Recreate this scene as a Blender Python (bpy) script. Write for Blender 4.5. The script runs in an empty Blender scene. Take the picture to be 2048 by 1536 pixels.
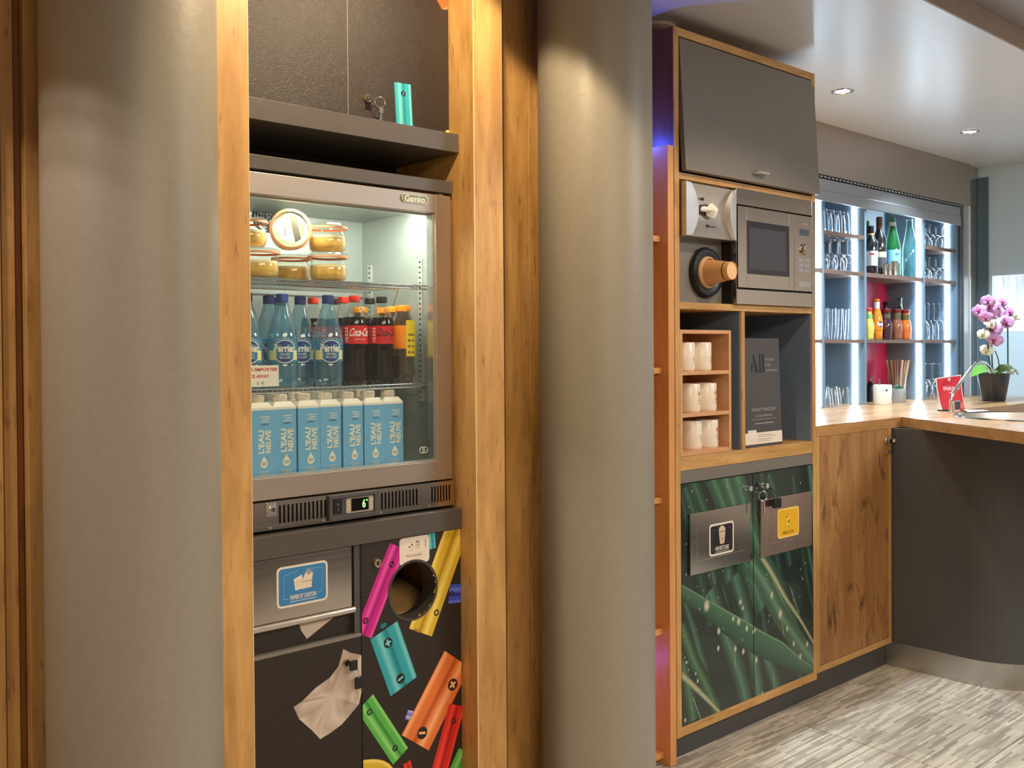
import bpy, math, random
from mathutils import Vector, Matrix

random.seed(7)
PI = math.pi
SC = bpy.context.scene
COL = SC.collection

# ------------------------------------------------------------------ camera
EYE = 1.355
cam_d = bpy.data.cameras.new('camera')
cam = bpy.data.objects.new('camera', cam_d)
COL.objects.link(cam)
yaw, pitch, roll = math.radians(41.5005), math.radians(-0.58813), math.radians(0.39667)
fw = Vector((math.sin(yaw) * math.cos(pitch), math.cos(yaw) * math.cos(pitch), math.sin(pitch)))
rt = Vector((math.cos(yaw), -math.sin(yaw), 0))
dn = fw.cross(rt)
cr, sr = math.cos(roll), math.sin(roll)
r2 = rt * cr + dn * sr
d2 = dn * cr - rt * sr
m = Matrix.Identity(4)
for i in range(3):
    m[i][0], m[i][1], m[i][2] = r2[i], -d2[i], -fw[i]
m.translation = Vector((0, 0, EYE))
cam.matrix_world = m
cam_d.sensor_width = 36
cam_d.lens = 36 * 1930.76 / 2048
cam_d.shift_y = -(768 - 721.0) / 2048
cam_d.clip_start = 0.02
SC.camera = cam

# ------------------------------------------------------------------ light
SC.view_settings.view_transform = 'Standard'
SC.view_settings.look = 'None'
SC.view_settings.exposure = 0.5
SC.view_settings.gamma = 1.0
SC.view_settings.use_curve_mapping = False
SC.cycles.transparent_max_bounces = 40
SC.cycles.max_bounces = 9
SC.cycles.sample_clamp_indirect = 4.0

world = bpy.data.worlds.new('world')
SC.world = world
world.use_nodes = True
bg = world.node_tree.nodes['Background']
bg.inputs[0].default_value = (0.66, 0.58, 0.51, 1)
bg.inputs[1].default_value = 0.4


def lamp(name, kind, loc, energy, color, target=None, **kw):
    d = bpy.data.lights.new(name, kind)
    d.energy = energy
    d.color = color
    for k, v in kw.items():
        setattr(d, k, v)
    o = bpy.data.objects.new(name, d)
    COL.objects.link(o)
    o.location = loc
    if target is not None:
        o.rotation_euler = (Vector(target) - Vector(loc)).to_track_quat('-Z', 'Y').to_euler()
    return o


WARM = (1.0, 0.77, 0.48)
# recessed ceiling spots in front of the oak wall (the pillars carry their cut-offs)
lamp('ceiling_spot', 'SPOT', (1.33, 1.58, 2.44), 33, WARM, (1.33, 2.065, 1.60), spot_size=math.radians(115), spot_blend=0.14, shadow_soft_size=0.03)
for sx_, se_ in ((-0.42, 13.0), (-0.53, 14.0), (-0.68, 18.0)):
    lamp('ceiling_spot', 'SPOT', (sx_, 1.62, 2.44), se_, (1.0, 0.84, 0.72), (sx_, 1.62, 0), spot_size=math.radians(120), spot_blend=0.02, shadow_soft_size=0.02)
lamp('ceiling_spot', 'SPOT', (2.75, 1.05, 2.50), 30, (1.0, 0.80, 0.58), (2.75, 1.15, 0), spot_size=math.radians(130), spot_blend=0.3, shadow_soft_size=0.05)
# added soft front fill: two wide area lights out of view, no known fixtures
lamp('fill_light', 'AREA', (0.6, -1.4, 2.50), 104, (1.0, 0.80, 0.58), (0.6, -1.2, 0), shape='RECTANGLE', size=2.4, size_y=1.4)
lamp('fill_light', 'AREA', (4.4, -0.7, 2.50), 76, (0.84, 0.93, 1.0), (4.4, -0.4, 0), shape='RECTANGLE', size=1.6, size_y=1.0)
# bar downlights (their housings are built further down)
COOL = (0.70, 0.86, 1.0)
lamp('bar_spot', 'SPOT', (3.841, 2.178, 2.45), 84, COOL, (3.841, 2.15, 0), spot_size=math.radians(120), spot_blend=0.4, shadow_soft_size=0.025)
lamp('bar_spot', 'SPOT', (5.066, 2.16, 2.45), 84, COOL, (5.066, 2.1, 0), spot_size=math.radians(120), spot_blend=0.4, shadow_soft_size=0.025)
# blue accent light between the pillar and the tall unit
lamp('blue_accent', 'POINT', (2.38, 2.13, 2.045), 1.5, (0.05, 0.10, 1.0), shadow_soft_size=0.01)
lamp('blue_accent', 'POINT', (2.33, 2.14, 0.30), 0.3, (0.30, 0.12, 1.0), shadow_soft_size=0.01)
# tube light inside the refrigerator, behind the top of its door frame
lamp('fridge_tube', 'AREA', (1.38, 2.165, 1.742), 2.9, (1.0, 0.98, 0.86), (1.36, 2.32, 1.30), shape='RECTANGLE', size=0.40, size_y=0.02)


# ------------------------------------------------------------------ helpers
def S(r, g, b):
    f = lambda c: (c / 255 / 12.92) if c / 255 <= 0.04045 else ((c / 255 + 0.055) / 1.055) ** 2.4
    return (f(r), f(g), f(b), 1.0)


class MB:
    """collects shapes in world coordinates, builds ONE mesh object"""

    def __init__(s):
        s.v, s.f, s.m = [], [], []

    def face(s, pts, mi=0):
        b = len(s.v)
        s.v += [tuple(p) for p in pts]
        s.f.append(tuple(range(b, b + len(pts))))
        s.m.append(mi)

    def box(s, x0, x1, y0, y1, z0, z1, mi=0):
        b = len(s.v)
        s.v += [(x0, y0, z0), (x1, y0, z0), (x1, y1, z0), (x0, y1, z0), (x0, y0, z1), (x1, y0, z1), (x1, y1, z1), (x0, y1, z1)]
        for q in ((0, 3, 2, 1), (4, 5, 6, 7), (0, 1, 5, 4), (1, 2, 6, 5), (2, 3, 7, 6), (3, 0, 4, 7)):
            s.f.append(tuple(b + i for i in q))
            s.m.append(mi)
        return s

    def prism(s, poly, a0, a1, plane='xz', mi=0):
        """poly in the plane, extruded along the remaining axis from a0 to a1"""
        ar = sum(p[0] * q[1] - q[0] * p[1] for p, q in zip(poly, poly[1:] + poly[:1]))
        if ar < 0:
            poly = poly[::-1]
        mk = {'xz': lambda p, a: (p[0], a, p[1]), 'xy': lambda p, a: (p[0], p[1], a), 'yz': lambda p, a: (a, p[0], p[1])}[plane]
        b, n = len(s.v), len(poly)
        s.v += [mk(p, a0) for p in poly] + [mk(p, a1) for p in poly]
        lo, hi = tuple(range(b, b + n)), tuple(range(b + n, b + 2 * n))
        flip = plane != 'xz'
        s.f += [lo[::-1] if flip else lo, hi if flip else hi[::-1]]
        s.m += [mi, mi]
        for i in range(n):
            j = (i + 1) % n
            q = (b + i, b + j, b + n + j, b + n + i)
            s.f.append(q if flip else q[::-1])
            s.m.append(mi)
        return s

    def lathe(s, prof, c, n=24, axis='z', mi=0):
        """prof: (radius, height) pairs; radius 0 closes the end"""
        ax = {'z': (Vector((1, 0, 0)), Vector((0, 1, 0)), Vector((0, 0, 1))),
              'y': (Vector((1, 0, 0)), Vector((0, 0, 1)), Vector((0, -1, 0))),
              'x': (Vector((0, 1, 0)), Vector((0, 0, 1)), Vector((1, 0, 0)))}
        e1, e2, e3 = ax[axis] if isinstance(axis, str) else axis
        c = Vector(c)
        rings = []
        for r, h in prof:
            if r < 1e-6:
                rings.append([len(s.v)])
                s.v.append(tuple(c + e3 * h))
            else:
                rings.append(list(range(len(s.v), len(s.v) + n)))
                for i in range(n):
                    a = 2 * PI * i / n
                    s.v.append(tuple(c + e1 * (r * math.cos(a)) + e2 * (r * math.sin(a)) + e3 * h))
        for p, q in zip(rings, rings[1:]):
            for i in range(n):
                j = (i + 1) % n
                if len(p) == 1 and len(q) == 1:
                    continue
                if len(p) == 1:
                    s.f.append((p[0], q[j], q[i]))
                elif len(q) == 1:
                    s.f.append((p[i], p[j], q[0]))
                else:
                    s.f.append((p[i], p[j], q[j], q[i]))
                s.m.append(mi)
        return s

    def tube(s, pts, r, n=8, closed=False, mi=0):
        pts = [Vector(p) for p in pts]
        rr = r if isinstance(r, (list, tuple)) else [r] * len(pts)
        rings = []
        up = Vector((0.13, 0.21, 0.97)).normalized()
        N = len(pts)
        for i, p in enumerate(pts):
            a = pts[(i - 1) % N] if (closed or i > 0) else p
            b = pts[(i + 1) % N] if (closed or i < N - 1) else p
            t = (b - a).normalized()
            if abs(t.dot(up)) > 0.98:
                u = t.orthogonal().normalized()
            else:
                u = (up - t * up.dot(t)).normalized()
            w = t.cross(u)
            rings.append(range(len(s.v), len(s.v) + n))
            for k in range(n):
                an = 2 * PI * k / n
                s.v.append(tuple(p + u * (rr[i] * math.cos(an)) + w * (rr[i] * math.sin(an))))
        prs = list(zip(rings, rings[1:])) + ([(rings[-1], rings[0])] if closed else [])
        for p, q in prs:
            for i in range(n):
                j = (i + 1) % n
                s.f.append((p[i], p[j], q[j], q[i]))
                s.m.append(mi)
        if not closed:
            s.f += [tuple(rings[0])[::-1], tuple(rings[-1])]
            s.m += [mi, mi]
        return s

    def grid(s, fn, nu, nv, mi=0):
        b = len(s.v)
        for j in range(nv + 1):
            for i in range(nu + 1):
                s.v.append(tuple(fn(i / nu, j / nv)))
        for j in range(nv):
            for i in range(nu):
                a = b + j * (nu + 1) + i
                s.f.append((a, a + 1, a + nu + 2, a + nu + 1))
                s.m.append(mi)
        return s

    def build(s, name, mats, parent=None, smooth=None, bevel=0.0):
        off = ORIG.get(parent.name, Vector()) if parent else Vector()
        me = bpy.data.meshes.new(name)
        me.from_pydata([(x - off.x, y - off.y, z - off.z) for x, y, z in s.v], [], s.f)
        mats = mats if isinstance(mats, (list, tuple)) else [mats]
        for q in mats:
            me.materials.append(q)
        if len(mats) > 1:
            me.polygons.foreach_set('material_index', s.m)
        if smooth:
            me.polygons.foreach_set('use_smooth', [True] * len(me.polygons))
            me.set_sharp_from_angle(angle=math.radians(smooth))
        me.update()
        o = bpy.data.objects.new(name, me)
        COL.objects.link(o)
        if parent:
            o.parent = parent
            ORIG[o.name] = off
        if bevel:
            md = o.modifiers.new('bevel', 'BEVEL')
            md.width = bevel
            md.segments = 2
            md.limit_method = 'ANGLE'
            md.angle_limit = math.radians(50)
        return o


ORIG = {}


def thing(name, label, cat, loc, group=None, kind=None):
    o = bpy.data.objects.new(name, None)
    COL.objects.link(o)
    o.location = loc
    o.empty_display_size = 0.05
    ORIG[o.name] = Vector(loc)
    tag(o, label, cat, group, kind)
    return o


def tag(o, label=None, cat=None, group=None, kind=None):
    if label:
        o['label'] = label
    if cat:
        o['category'] = cat
    if group:
        o['group'] = group
    if kind:
        o['kind'] = kind
    return o


def struct(o, label=None):
    o['kind'] = 'structure'
    if label:
        o['label'] = label
    return o


def kids(o):
    return [c for c in bpy.data.objects if c.parent == o]


KID = {}


def copy_tree(root, loc, rz=0.0, label=None, scale=None):
    if root.name not in KID:
        KID[root.name] = [(c, kids(c)) for c in kids(root)]
    r = root.copy()
    COL.objects.link(r)
    r.location = loc
    r.rotation_euler = (0, 0, rz)
    if scale:
        r.scale = scale
    if label:
        r['label'] = label
    for c, sub in KID[root.name]:
        cc = c.copy()
        COL.objects.link(cc)
        cc.parent = r
        for g in sub:
            gg = g.copy()
            COL.objects.link(gg)
            gg.parent = cc
    return r


def rr(x0, x1, z0, z1, r, n=5):
    out = []
    for cx, cz, a0 in ((x1 - r, z1 - r, 0), (x0 + r, z1 - r, 90), (x0 + r, z0 + r, 180), (x1 - r, z0 + r, 270)):
        for i in range(n + 1):
            a = math.radians(a0 + 90 * i / n)
            out.append((cx + r * math.cos(a), cz + r * math.sin(a)))
    return out


def circ(cx, cz, r, n=24, rz=None):
    return [(cx + r * math.cos(2 * PI * i / n), cz + (rz or r) * math.sin(2 * PI * i / n)) for i in range(n)]


_TXT = {}


def text_geo(txt, bold=0.0):
    k = (txt, bold)
    if k not in _TXT:
        cu = bpy.data.curves.new('t', 'FONT')
        cu.body = txt
        cu.size = 1.0
        cu.offset = bold
        cu.resolution_u = 3
        cu.fill_mode = 'FRONT'
        o = bpy.data.objects.new('t', cu)
        COL.objects.link(o)
        dg = bpy.context.evaluated_depsgraph_get()
        me = bpy.data.meshes.new_from_object(o.evaluated_get(dg))
        vs = [tuple(v.co) for v in me.vertices]
        fs = [tuple(p.vertices) for p in me.polygons]
        bpy.data.objects.remove(o)
        bpy.data.curves.remove(cu)
        bpy.data.meshes.remove(me)
        xs = [v[0] for v in vs] or [0]
        ys = [v[1] for v in vs] or [0]
        x0, x1, y0, y1 = min(xs), max(xs), min(ys), max(ys)
        vs = [(v[0] - x0, v[1] - y0) for v in vs]
        _TXT[k] = (vs, fs, x1 - x0, y1 - y0)
    return _TXT[k]


def text_into(mb, txt, x0, x1, z0, z1, y, bold=0.0, shear=0.0, rot=0, bend=None, mi=0):
    """flat print filling the given box on a face that looks to -Y; rot=90 reads upwards.
    bend=(cx, cy, R): x runs as arc length round a cylinder, measured from its -Y side"""
    vs, fs, w, h = text_geo(txt, bold)
    b = len(mb.v)
    for vx, vy in vs:
        a, c = vx / w, vy / h
        if rot == 90:
            px, pz = x1 - c * (x1 - x0), z0 + a * (z1 - z0)
        else:
            px, pz = x0 + a * (x1 - x0) + shear * (c - 0.5) * (z1 - z0), z0 + c * (z1 - z0)
        if bend:
            cx, cy, R = bend
            an = px / R
            mb.v.append((cx + R * math.sin(an), cy - R * math.cos(an), pz))
        else:
            mb.v.append((px, y, pz))
    for f in fs:
        mb.f.append(tuple(b + i for i in f))
        mb.m.append(mi)
    return mb


def lettering(parent, txt, x0, x1, z0, z1, y, mat, **kw):
    return text_into(MB(), txt, x0, x1, z0, z1, y, **kw).build('lettering', mat, parent)


def clip(poly, x0, x1, z0, z1):
    """Sutherland-Hodgman, vertices are (x, z, colour)"""
    for ax, lim, sg in ((0, x0, 1), (0, x1, -1), (1, z0, 1), (1, z1, -1)):
        out = []
        for i in range(len(poly)):
            p, q = poly[i - 1], poly[i]
            dp, dq = sg * (p[ax] - lim), sg * (q[ax] - lim)
            if (dp < 0) != (dq < 0):
                t = dp / (dp - dq)
                out.append(tuple(p[k] + (q[k] - p[k]) * t for k in (0, 1)) + (tuple(a + (b - a) * t for a, b in zip(p[2], q[2])),))
            if dq >= 0:
                out.append(q)
        poly = out
        if len(poly) < 3:
            return []
    return poly


class Print:
    """flat coloured print on a panel that looks to -Y; colours are the ink, stored per corner"""

    def __init__(s, rect, hole=None):
        s.rect, s.hole, s.polys, s.layer = rect, hole, [], 0

    def poly(s, pts):
        if s.hole:
            hx, hz, hr = s.hole
            if sum(math.hypot(p[0] - hx, p[1] - hz) < hr for p in pts) * 2 > len(pts):
                return
        p = clip(list(pts), *s.rect)
        if p:
            s.polys.append((p, s.layer))

    def flat(s, pts, col):
        s.layer += 1
        s.poly([(x, z, col) for x, z in pts])

    def strip(s, line, width, prof, sub=10):
        """line: centre line; width: number or list; prof: [(offset -1..1, colour)]"""
        s.layer += 1
        n = len(line)
        P = []
        for i in range((n - 1) * sub + 1):
            k = min(i // sub, n - 2)
            t = i / sub - k
            p0, p1, p2, p3 = line[max(k - 1, 0)], line[k], line[k + 1], line[min(k + 2, n - 1)]
            q = [0.5 * (2 * p1[c] + (p2[c] - p0[c]) * t + (2 * p0[c] - 5 * p1[c] + 4 * p2[c] - p3[c]) * t * t + (3 * p1[c] - p0[c] - 3 * p2[c] + p3[c]) * t ** 3) for c in (0, 1)]
            w = width if not isinstance(width, list) else width[k] + (width[k + 1] - width[k]) * t
            P.append((q, w))
        rows = []
        for i, (q, w) in enumerate(P):
            a, b = P[max(i - 1, 0)][0], P[min(i + 1, len(P) - 1)][0]
            dx, dz = b[0] - a[0], b[1] - a[1]
            l = math.hypot(dx, dz) or 1
            nx, nz = -dz / l, dx / l
            rows.append([(q[0] + nx * w * o, q[1] + nz * w * o, c) for o, c in prof])
        for r0, r1 in zip(rows, rows[1:]):
            for i in range(len(prof) - 1):
                s.poly([r0[i], r0[i + 1], r1[i + 1], r1[i]])

    def disc(s, cx, cz, r, c0, c1, rz=None, n=10):
        s.layer += 1
        pts = circ(cx, cz, r, n, rz)
        for i in range(n):
            a, b = pts[i], pts[(i + 1) % n]
            s.poly([(cx, cz, c0), (a[0], a[1], c1), (b[0], b[1], c1)])

    def build(s, name, y, mat, parent, dy=0.00004):
        off = ORIG.get(parent.name, Vector())
        vs, fs, cs = [], [], []
        for p, ly in s.polys:
            ar = sum(a[0] * b[1] - b[0] * a[1] for a, b in zip(p, p[1:] + p[:1]))
            if ar < 0:
                p = p[::-1]
            b = len(vs)
            vs += [(q[0] - off.x, y - ly * dy - off.y, q[1] - off.z) for q in p]
            fs.append(tuple(range(b, b + len(p))))
            cs += [q[2] for q in p]
        me = bpy.data.meshes.new(name)
        me.from_pydata(vs, [], fs)
        at = me.color_attributes.new('ink', 'FLOAT_COLOR', 'CORNER')
        at.data.foreach_set('color', [c for col in cs for c in col])
        me.materials.append(mat)
        o = bpy.data.objects.new(name, me)
        COL.objects.link(o)
        o.parent = parent
        ORIG[o.name] = off
        return o


# ------------------------------------------------------------------ materials
def nodes(name):
    M = bpy.data.materials.new(name)
    M.use_nodes = True
    nt = M.node_tree
    return M, nt, nt.nodes, nt.links, nt.nodes['Principled BSDF']


def pm(name, col, rough=0.5, metal=0.0, var=0.06, scale=18.0, bump=0.0, stretch=(1, 1, 1), spec=0.5, coat=0.0, emit=None):
    """principled paint / plastic / metal with a procedural noise in colour, gloss and relief"""
    M, nt, N, L, P = nodes(name)
    P.inputs['Metallic'].default_value = metal
    P.inputs['Specular IOR Level'].default_value = spec
    P.inputs['Coat Weight'].default_value = coat
    tc = N.new('ShaderNodeTexCoord')
    mp = N.new('ShaderNodeMapping')
    mp.inputs['Scale'].default_value = stretch
    nz = N.new('ShaderNodeTexNoise')
    nz.inputs['Scale'].default_value = scale
    nz.inputs['Detail'].default_value = 5
    L.new(tc.outputs['Object'], mp.inputs['Vector'])
    L.new(mp.outputs[0], nz.inputs['Vector'])
    rp = N.new('ShaderNodeValToRGB')
    rp.color_ramp.elements[0].position = 0.3
    rp.color_ramp.elements[1].position = 0.7
    rp.color_ramp.elements[0].color = tuple(c * (1 - var) for c in col[:3]) + (1,)
    rp.color_ramp.elements[1].color = tuple(min(1, c * (1 + var)) for c in col[:3]) + (1,)
    L.new(nz.outputs['Fac'], rp.inputs['Fac'])
    L.new(rp.outputs[0], P.inputs['Base Color'])
    mr = N.new('ShaderNodeMapRange')
    mr.inputs['To Min'].default_value = max(0.0, rough - 0.06)
    mr.inputs['To Max'].default_value = min(1.0, rough + 0.06)
    L.new(nz.outputs['Fac'], mr.inputs['Value'])
    L.new(mr.outputs[0], P.inputs['Roughness'])
    if bump:
        bp = N.new('ShaderNodeBump')
        bp.inputs['Strength'].default_value = bump
        bp.inputs['Distance'].default_value = 0.002
        L.new(nz.outputs['Fac'], bp.inputs['Height'])
        L.new(bp.outputs[0], P.inputs['Normal'])
    if emit:
        P.inputs['Emission Color'].default_value = emit[0]
        P.inputs['Emission Strength'].default_value = emit[1]
    return M


def wood(name, dark, light, knot, axis='z', rough=0.45, sc=1.0, knots=0.5, kth=0.62, flecks=0.75):
    """oak: long fibres along one axis, darker pores and a few knots"""
    M, nt, N, L, P = nodes(name)
    tc = N.new('ShaderNodeTexCoord')

    def nz(scale, stretch, detail=4, rough_=0.55, dist=0.0):
        mp = N.new('ShaderNodeMapping')
        st = {'z': (stretch, stretch, 1), 'x': (1, stretch, stretch)}[axis]
        mp.inputs['Scale'].default_value = st
        L.new(tc.outputs['Object'], mp.inputs['Vector'])
        n = N.new('ShaderNodeTexNoise')
        n.inputs['Scale'].default_value = scale * sc
        n.inputs['Detail'].default_value = detail
        n.inputs['Roughness'].default_value = rough_
        n.inputs['Distortion'].default_value = dist
        L.new(mp.outputs[0], n.inputs['Vector'])
        return n

    a = nz(2.2, 7, 5, 0.6, 0.6)
    b = nz(9, 26, 3, 0.6)
    c = nz(3.1, 3.0, 3, 0.6, 1.2)
    r1 = N.new('ShaderNodeValToRGB')
    r1.color_ramp.elements[0].position, r1.color_ramp.elements[1].position = 0.32, 0.68
    r1.color_ramp.elements[0].color, r1.color_ramp.elements[1].color = dark, light
    L.new(a.outputs['Fac'], r1.inputs['Fac'])
    r2_ = N.new('ShaderNodeValToRGB')
    r2_.color_ramp.elements[0].position, r2_.color_ramp.elements[1].position = 0.60, 0.78
    r2_.color_ramp.elements[0].color, r2_.color_ramp.elements[1].color = (1, 1, 1, 1), (0.62, 0.56, 0.50, 1)
    L.new(b.outputs['Fac'], r2_.inputs['Fac'])
    mx = N.new('ShaderNodeMixRGB')
    mx.blend_type = 'MULTIPLY'
    mx.inputs['Fac'].default_value = 0.8
    L.new(r1.outputs[0], mx.inputs['Color1'])
    L.new(r2_.outputs[0], mx.inputs['Color2'])
    r3 = N.new('ShaderNodeValToRGB')
    r3.color_ramp.elements[0].position, r3.color_ramp.elements[1].position = kth, kth + 0.16
    r3.color_ramp.elements[0].color, r3.color_ramp.elements[1].color = (0, 0, 0, 1), (knots, knots, knots, 1)
    L.new(c.outputs['Fac'], r3.inputs['Fac'])
    m2 = N.new('ShaderNodeMixRGB')
    L.new(r3.outputs[0], m2.inputs['Fac'])
    L.new(mx.outputs[0], m2.inputs['Color1'])
    m2.inputs['Color2'].default_value = knot
    fk = nz(13, 6.5, 2, 0.5, 0.3)
    r4 = N.new('ShaderNodeValToRGB')
    r4.color_ramp.elements[0].position, r4.color_ramp.elements[1].position = 0.63, 0.72
    r4.color_ramp.elements[0].color, r4.color_ramp.elements[1].color = (1, 1, 1, 1), (0.60, 0.50, 0.40, 1)
    L.new(fk.outputs['Fac'], r4.inputs['Fac'])
    m3 = N.new('ShaderNodeMixRGB')
    m3.blend_type = 'MULTIPLY'
    m3.inputs['Fac'].default_value = flecks
    L.new(m2.outputs[0], m3.inputs['Color1'])
    L.new(r4.outputs[0], m3.inputs['Color2'])
    L.new(m3.outputs[0], P.inputs['Base Color'])
    P.inputs['Roughness'].default_value = rough
    bp = N.new('ShaderNodeBump')
    bp.inputs['Strength'].default_value = 0.12
    bp.inputs['Distance'].default_value = 0.001
    L.new(b.outputs['Fac'], bp.inputs['Height'])
    L.new(bp.outputs[0], P.inputs['Normal'])
    return M


def brushed(name, col, axis='x', rough=0.28, aniso=0.6):
    M, nt, N, L, P = nodes(name)
    P.inputs['Metallic'].default_value = 1
    P.inputs['Anisotropic'].default_value = aniso
    tc = N.new('ShaderNodeTexCoord')
    mp = N.new('ShaderNodeMapping')
    mp.inputs['Scale'].default_value = {'x': (1, 160, 160), 'z': (160, 160, 1)}[axis]
    nz = N.new('ShaderNodeTexNoise')
    nz.inputs['Scale'].default_value = 4
    nz.inputs['Detail'].default_value = 4
    L.new(tc.outputs['Object'], mp.inputs['Vector'])
    L.new(mp.outputs[0], nz.inputs['Vector'])
    rp = N.new('ShaderNodeValToRGB')
    rp.color_ramp.elements[0].color = tuple(c * 0.86 for c in col[:3]) + (1,)
    rp.color_ramp.elements[1].color = col
    L.new(nz.outputs['Fac'], rp.inputs['Fac'])
    L.new(rp.outputs[0], P.inputs['Base Color'])
    mr = N.new('ShaderNodeMapRange')
    mr.inputs['To Min'].default_value = rough - 0.07
    mr.inputs['To Max'].default_value = rough + 0.09
    L.new(nz.outputs['Fac'], mr.inputs['Value'])
    L.new(mr.outputs[0], P.inputs['Roughness'])
    return M


def clear(name, tint=(0.96, 0.98, 0.98, 1), edge=0.9, base=0.04, power=2.2, body=None, bodyfac=0.0, gloss=(1, 1, 1, 1), rough=0.02):
    """thin clear wall: see-through face-on, shiny at grazing angles; body adds a coloured filling"""
    M, nt, N, L, P = nodes(name)
    out = N['Material Output']
    tr = N.new('ShaderNodeBsdfTransparent')
    tr.inputs[0].default_value = tint
    gl = N.new('ShaderNodeBsdfGlossy')
    gl.inputs[0].default_value = gloss
    gl.inputs['Roughness'].default_value = rough
    lw = N.new('ShaderNodeLayerWeight')
    lw.inputs[0].default_value = 0.5
    pw = N.new('ShaderNodeMath')
    pw.operation = 'POWER'
    pw.inputs[1].default_value = power
    L.new(lw.outputs['Facing'], pw.inputs[0])
    ma = N.new('ShaderNodeMath')
    ma.operation = 'MULTIPLY_ADD'
    ma.inputs[1].default_value = edge
    ma.inputs[2].default_value = base
    ma.use_clamp = True
    L.new(pw.outputs[0], ma.inputs[0])
    src = tr.outputs[0]
    if body:
        nz = N.new('ShaderNodeTexNoise')
        nz.inputs['Scale'].default_value = 25
        tc = N.new('ShaderNodeTexCoord')
        L.new(tc.outputs['Object'], nz.inputs['Vector'])
        rp = N.new('ShaderNodeValToRGB')
        rp.color_ramp.elements[0].color = tuple(c * 0.9 for c in body[:3]) + (1,)
        rp.color_ramp.elements[1].color = body
        L.new(nz.outputs['Fac'], rp.inputs['Fac'])
        L.new(rp.outputs[0], P.inputs['Base Color'])
        P.inputs['Roughness'].default_value = 0.25
        m0 = N.new('ShaderNodeMixShader')
        m0.inputs[0].default_value = bodyfac
        L.new(tr.outputs[0], m0.inputs[1])
        L.new(P.outputs[0], m0.inputs[2])
        src = m0.outputs[0]
    mx = N.new('ShaderNodeMixShader')
    L.new(ma.outputs[0], mx.inputs[0])
    L.new(src, mx.inputs[1])
    L.new(gl.outputs[0], mx.inputs[2])
    L.new(mx.outputs[0], out.inputs[0])
    return M


def ink_mat(name, rough=0.45, coat=0.0):
    M, nt, N, L, P = nodes(name)
    at = N.new('ShaderNodeAttribute')
    at.attribute_name = 'ink'
    L.new(at.outputs['Color'], P.inputs['Base Color'])
    P.inputs['Roughness'].default_value = rough
    P.inputs['Coat Weight'].default_value = coat
    return M


def glow(name, col, strength):
    M, nt, N, L, P = nodes(name)
    P.inputs['Base Color'].default_value = (0.8, 0.8, 0.8, 1)
    P.inputs['Emission Color'].default_value = col
    P.inputs['Emission Strength'].default_value = strength
    return M


OAK_D, OAK_L, OAK_K = S(172, 126, 68), S(214, 168, 104), S(104, 66, 34)
oak_z = wood('oak_upright', OAK_D, OAK_L, OAK_K, 'z')
oak_x = wood('oak_lengthways', OAK_D, OAK_L, OAK_K, 'x', knots=0.15)
oak_door = wood('oak_knotty', S(150, 104, 60), S(182, 136, 84), S(74, 46, 24), 'z', sc=1.1, knots=0.95, kth=0.56)
oak_dark = wood('oak_dark_board', S(120, 76, 36), S(150, 98, 50), S(70, 42, 20), 'z')  # darker brown oak for the narrow set-back board
beech_z = wood('beech_upright', S(205, 140, 78), S(222, 160, 98), S(150, 92, 46), 'z', knots=0.1, flecks=0.15)
beech_x = wood('beech_lengthways', S(205, 140, 78), S(222, 160, 98), S(150, 92, 46), 'x', knots=0.1, flecks=0.15)
box_wood = wood('beech_pale', S(205, 150, 104), S(220, 168, 122), S(170, 112, 70), 'x', knots=0.1, flecks=0.15)
top_wood = wood('worktop_oak', S(176, 132, 86), S(205, 162, 112), S(120, 80, 46), 'x', rough=0.24, knots=0.15)
edge_wood = wood('worktop_edge_oak', S(166, 118, 68), S(196, 146, 90), S(120, 80, 46), 'x', rough=0.4, knots=0.1)
pillar_m = pm('pillar_paint', S(146, 140, 128), 0.42, var=0.03, scale=60, bump=0.25)
ceil_m = pm('ceiling_satin', S(224, 226, 230), 0.32, var=0.025, scale=3, stretch=(1, 30, 1))
grey_m = pm('grey_laminate', S(118, 112, 104), 0.42, var=0.04, scale=40, bump=0.04)
rail_m = pm('grey_rail', S(84, 78, 74), 0.4, var=0.04, scale=40)
black_m = pm('black_brown_laminate', S(40, 31, 26), 0.36, var=0.25, scale=420, bump=0.8)
dark_m = pm('dark_inside', S(20, 20, 22), 0.6)
navy_m = pm('navy_laminate_led_glare', S(104, 122, 146), 0.45, var=0.04)  # navy laminate, its colour lightened to carry the bluish LED glare in the niche
bar_back_m = pm('blue_grey_back_panel', S(146, 172, 192), 0.45, var=0.04)
bar_front_m = pm('anthracite_front', S(74, 74, 76), 0.42, var=0.04, scale=40)
steel_x = brushed('brushed_steel', (0.54, 0.46, 0.39, 1), 'x', 0.44, 0.2)
steel_z = brushed('brushed_steel_upright', (0.60, 0.58, 0.55, 1), 'z', 0.30)
steel_s = brushed('smooth_steel', (0.60, 0.54, 0.48, 1), 'x', 0.16, 0.2)
chrome = pm('chrome', (0.85, 0.85, 0.85, 1), 0.10, 1.0, var=0.02)
brass = pm('nickel_brass', (0.72, 0.62, 0.45, 1), 0.22, 1.0, var=0.03)
blackpl = pm('black_plastic', S(26, 26, 28), 0.35, var=0.05)
greypl = pm('grey_plastic', S(78, 78, 80), 0.4, var=0.05)
white_m = pm('white_enamel', S(232, 226, 216), 0.35, var=0.02)
paper_m = pm('white_paper', S(236, 230, 220), 0.8, var=0.02)
fr_in = pm('fridge_liner', S(170, 178, 172), 0.34, metal=0.3, var=0.03)
led_m = glow('led_cool_white', (0.64, 0.83, 1.0, 1), 24.0)
pane_m = clear('clear_pane', (0.94, 0.97, 0.96, 1), 0.55, 0.035, 3.0)
glass_m = clear('drinking_glass', (0.93, 0.97, 1.0, 1), 1.0, 0.05, 1.7)
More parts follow.
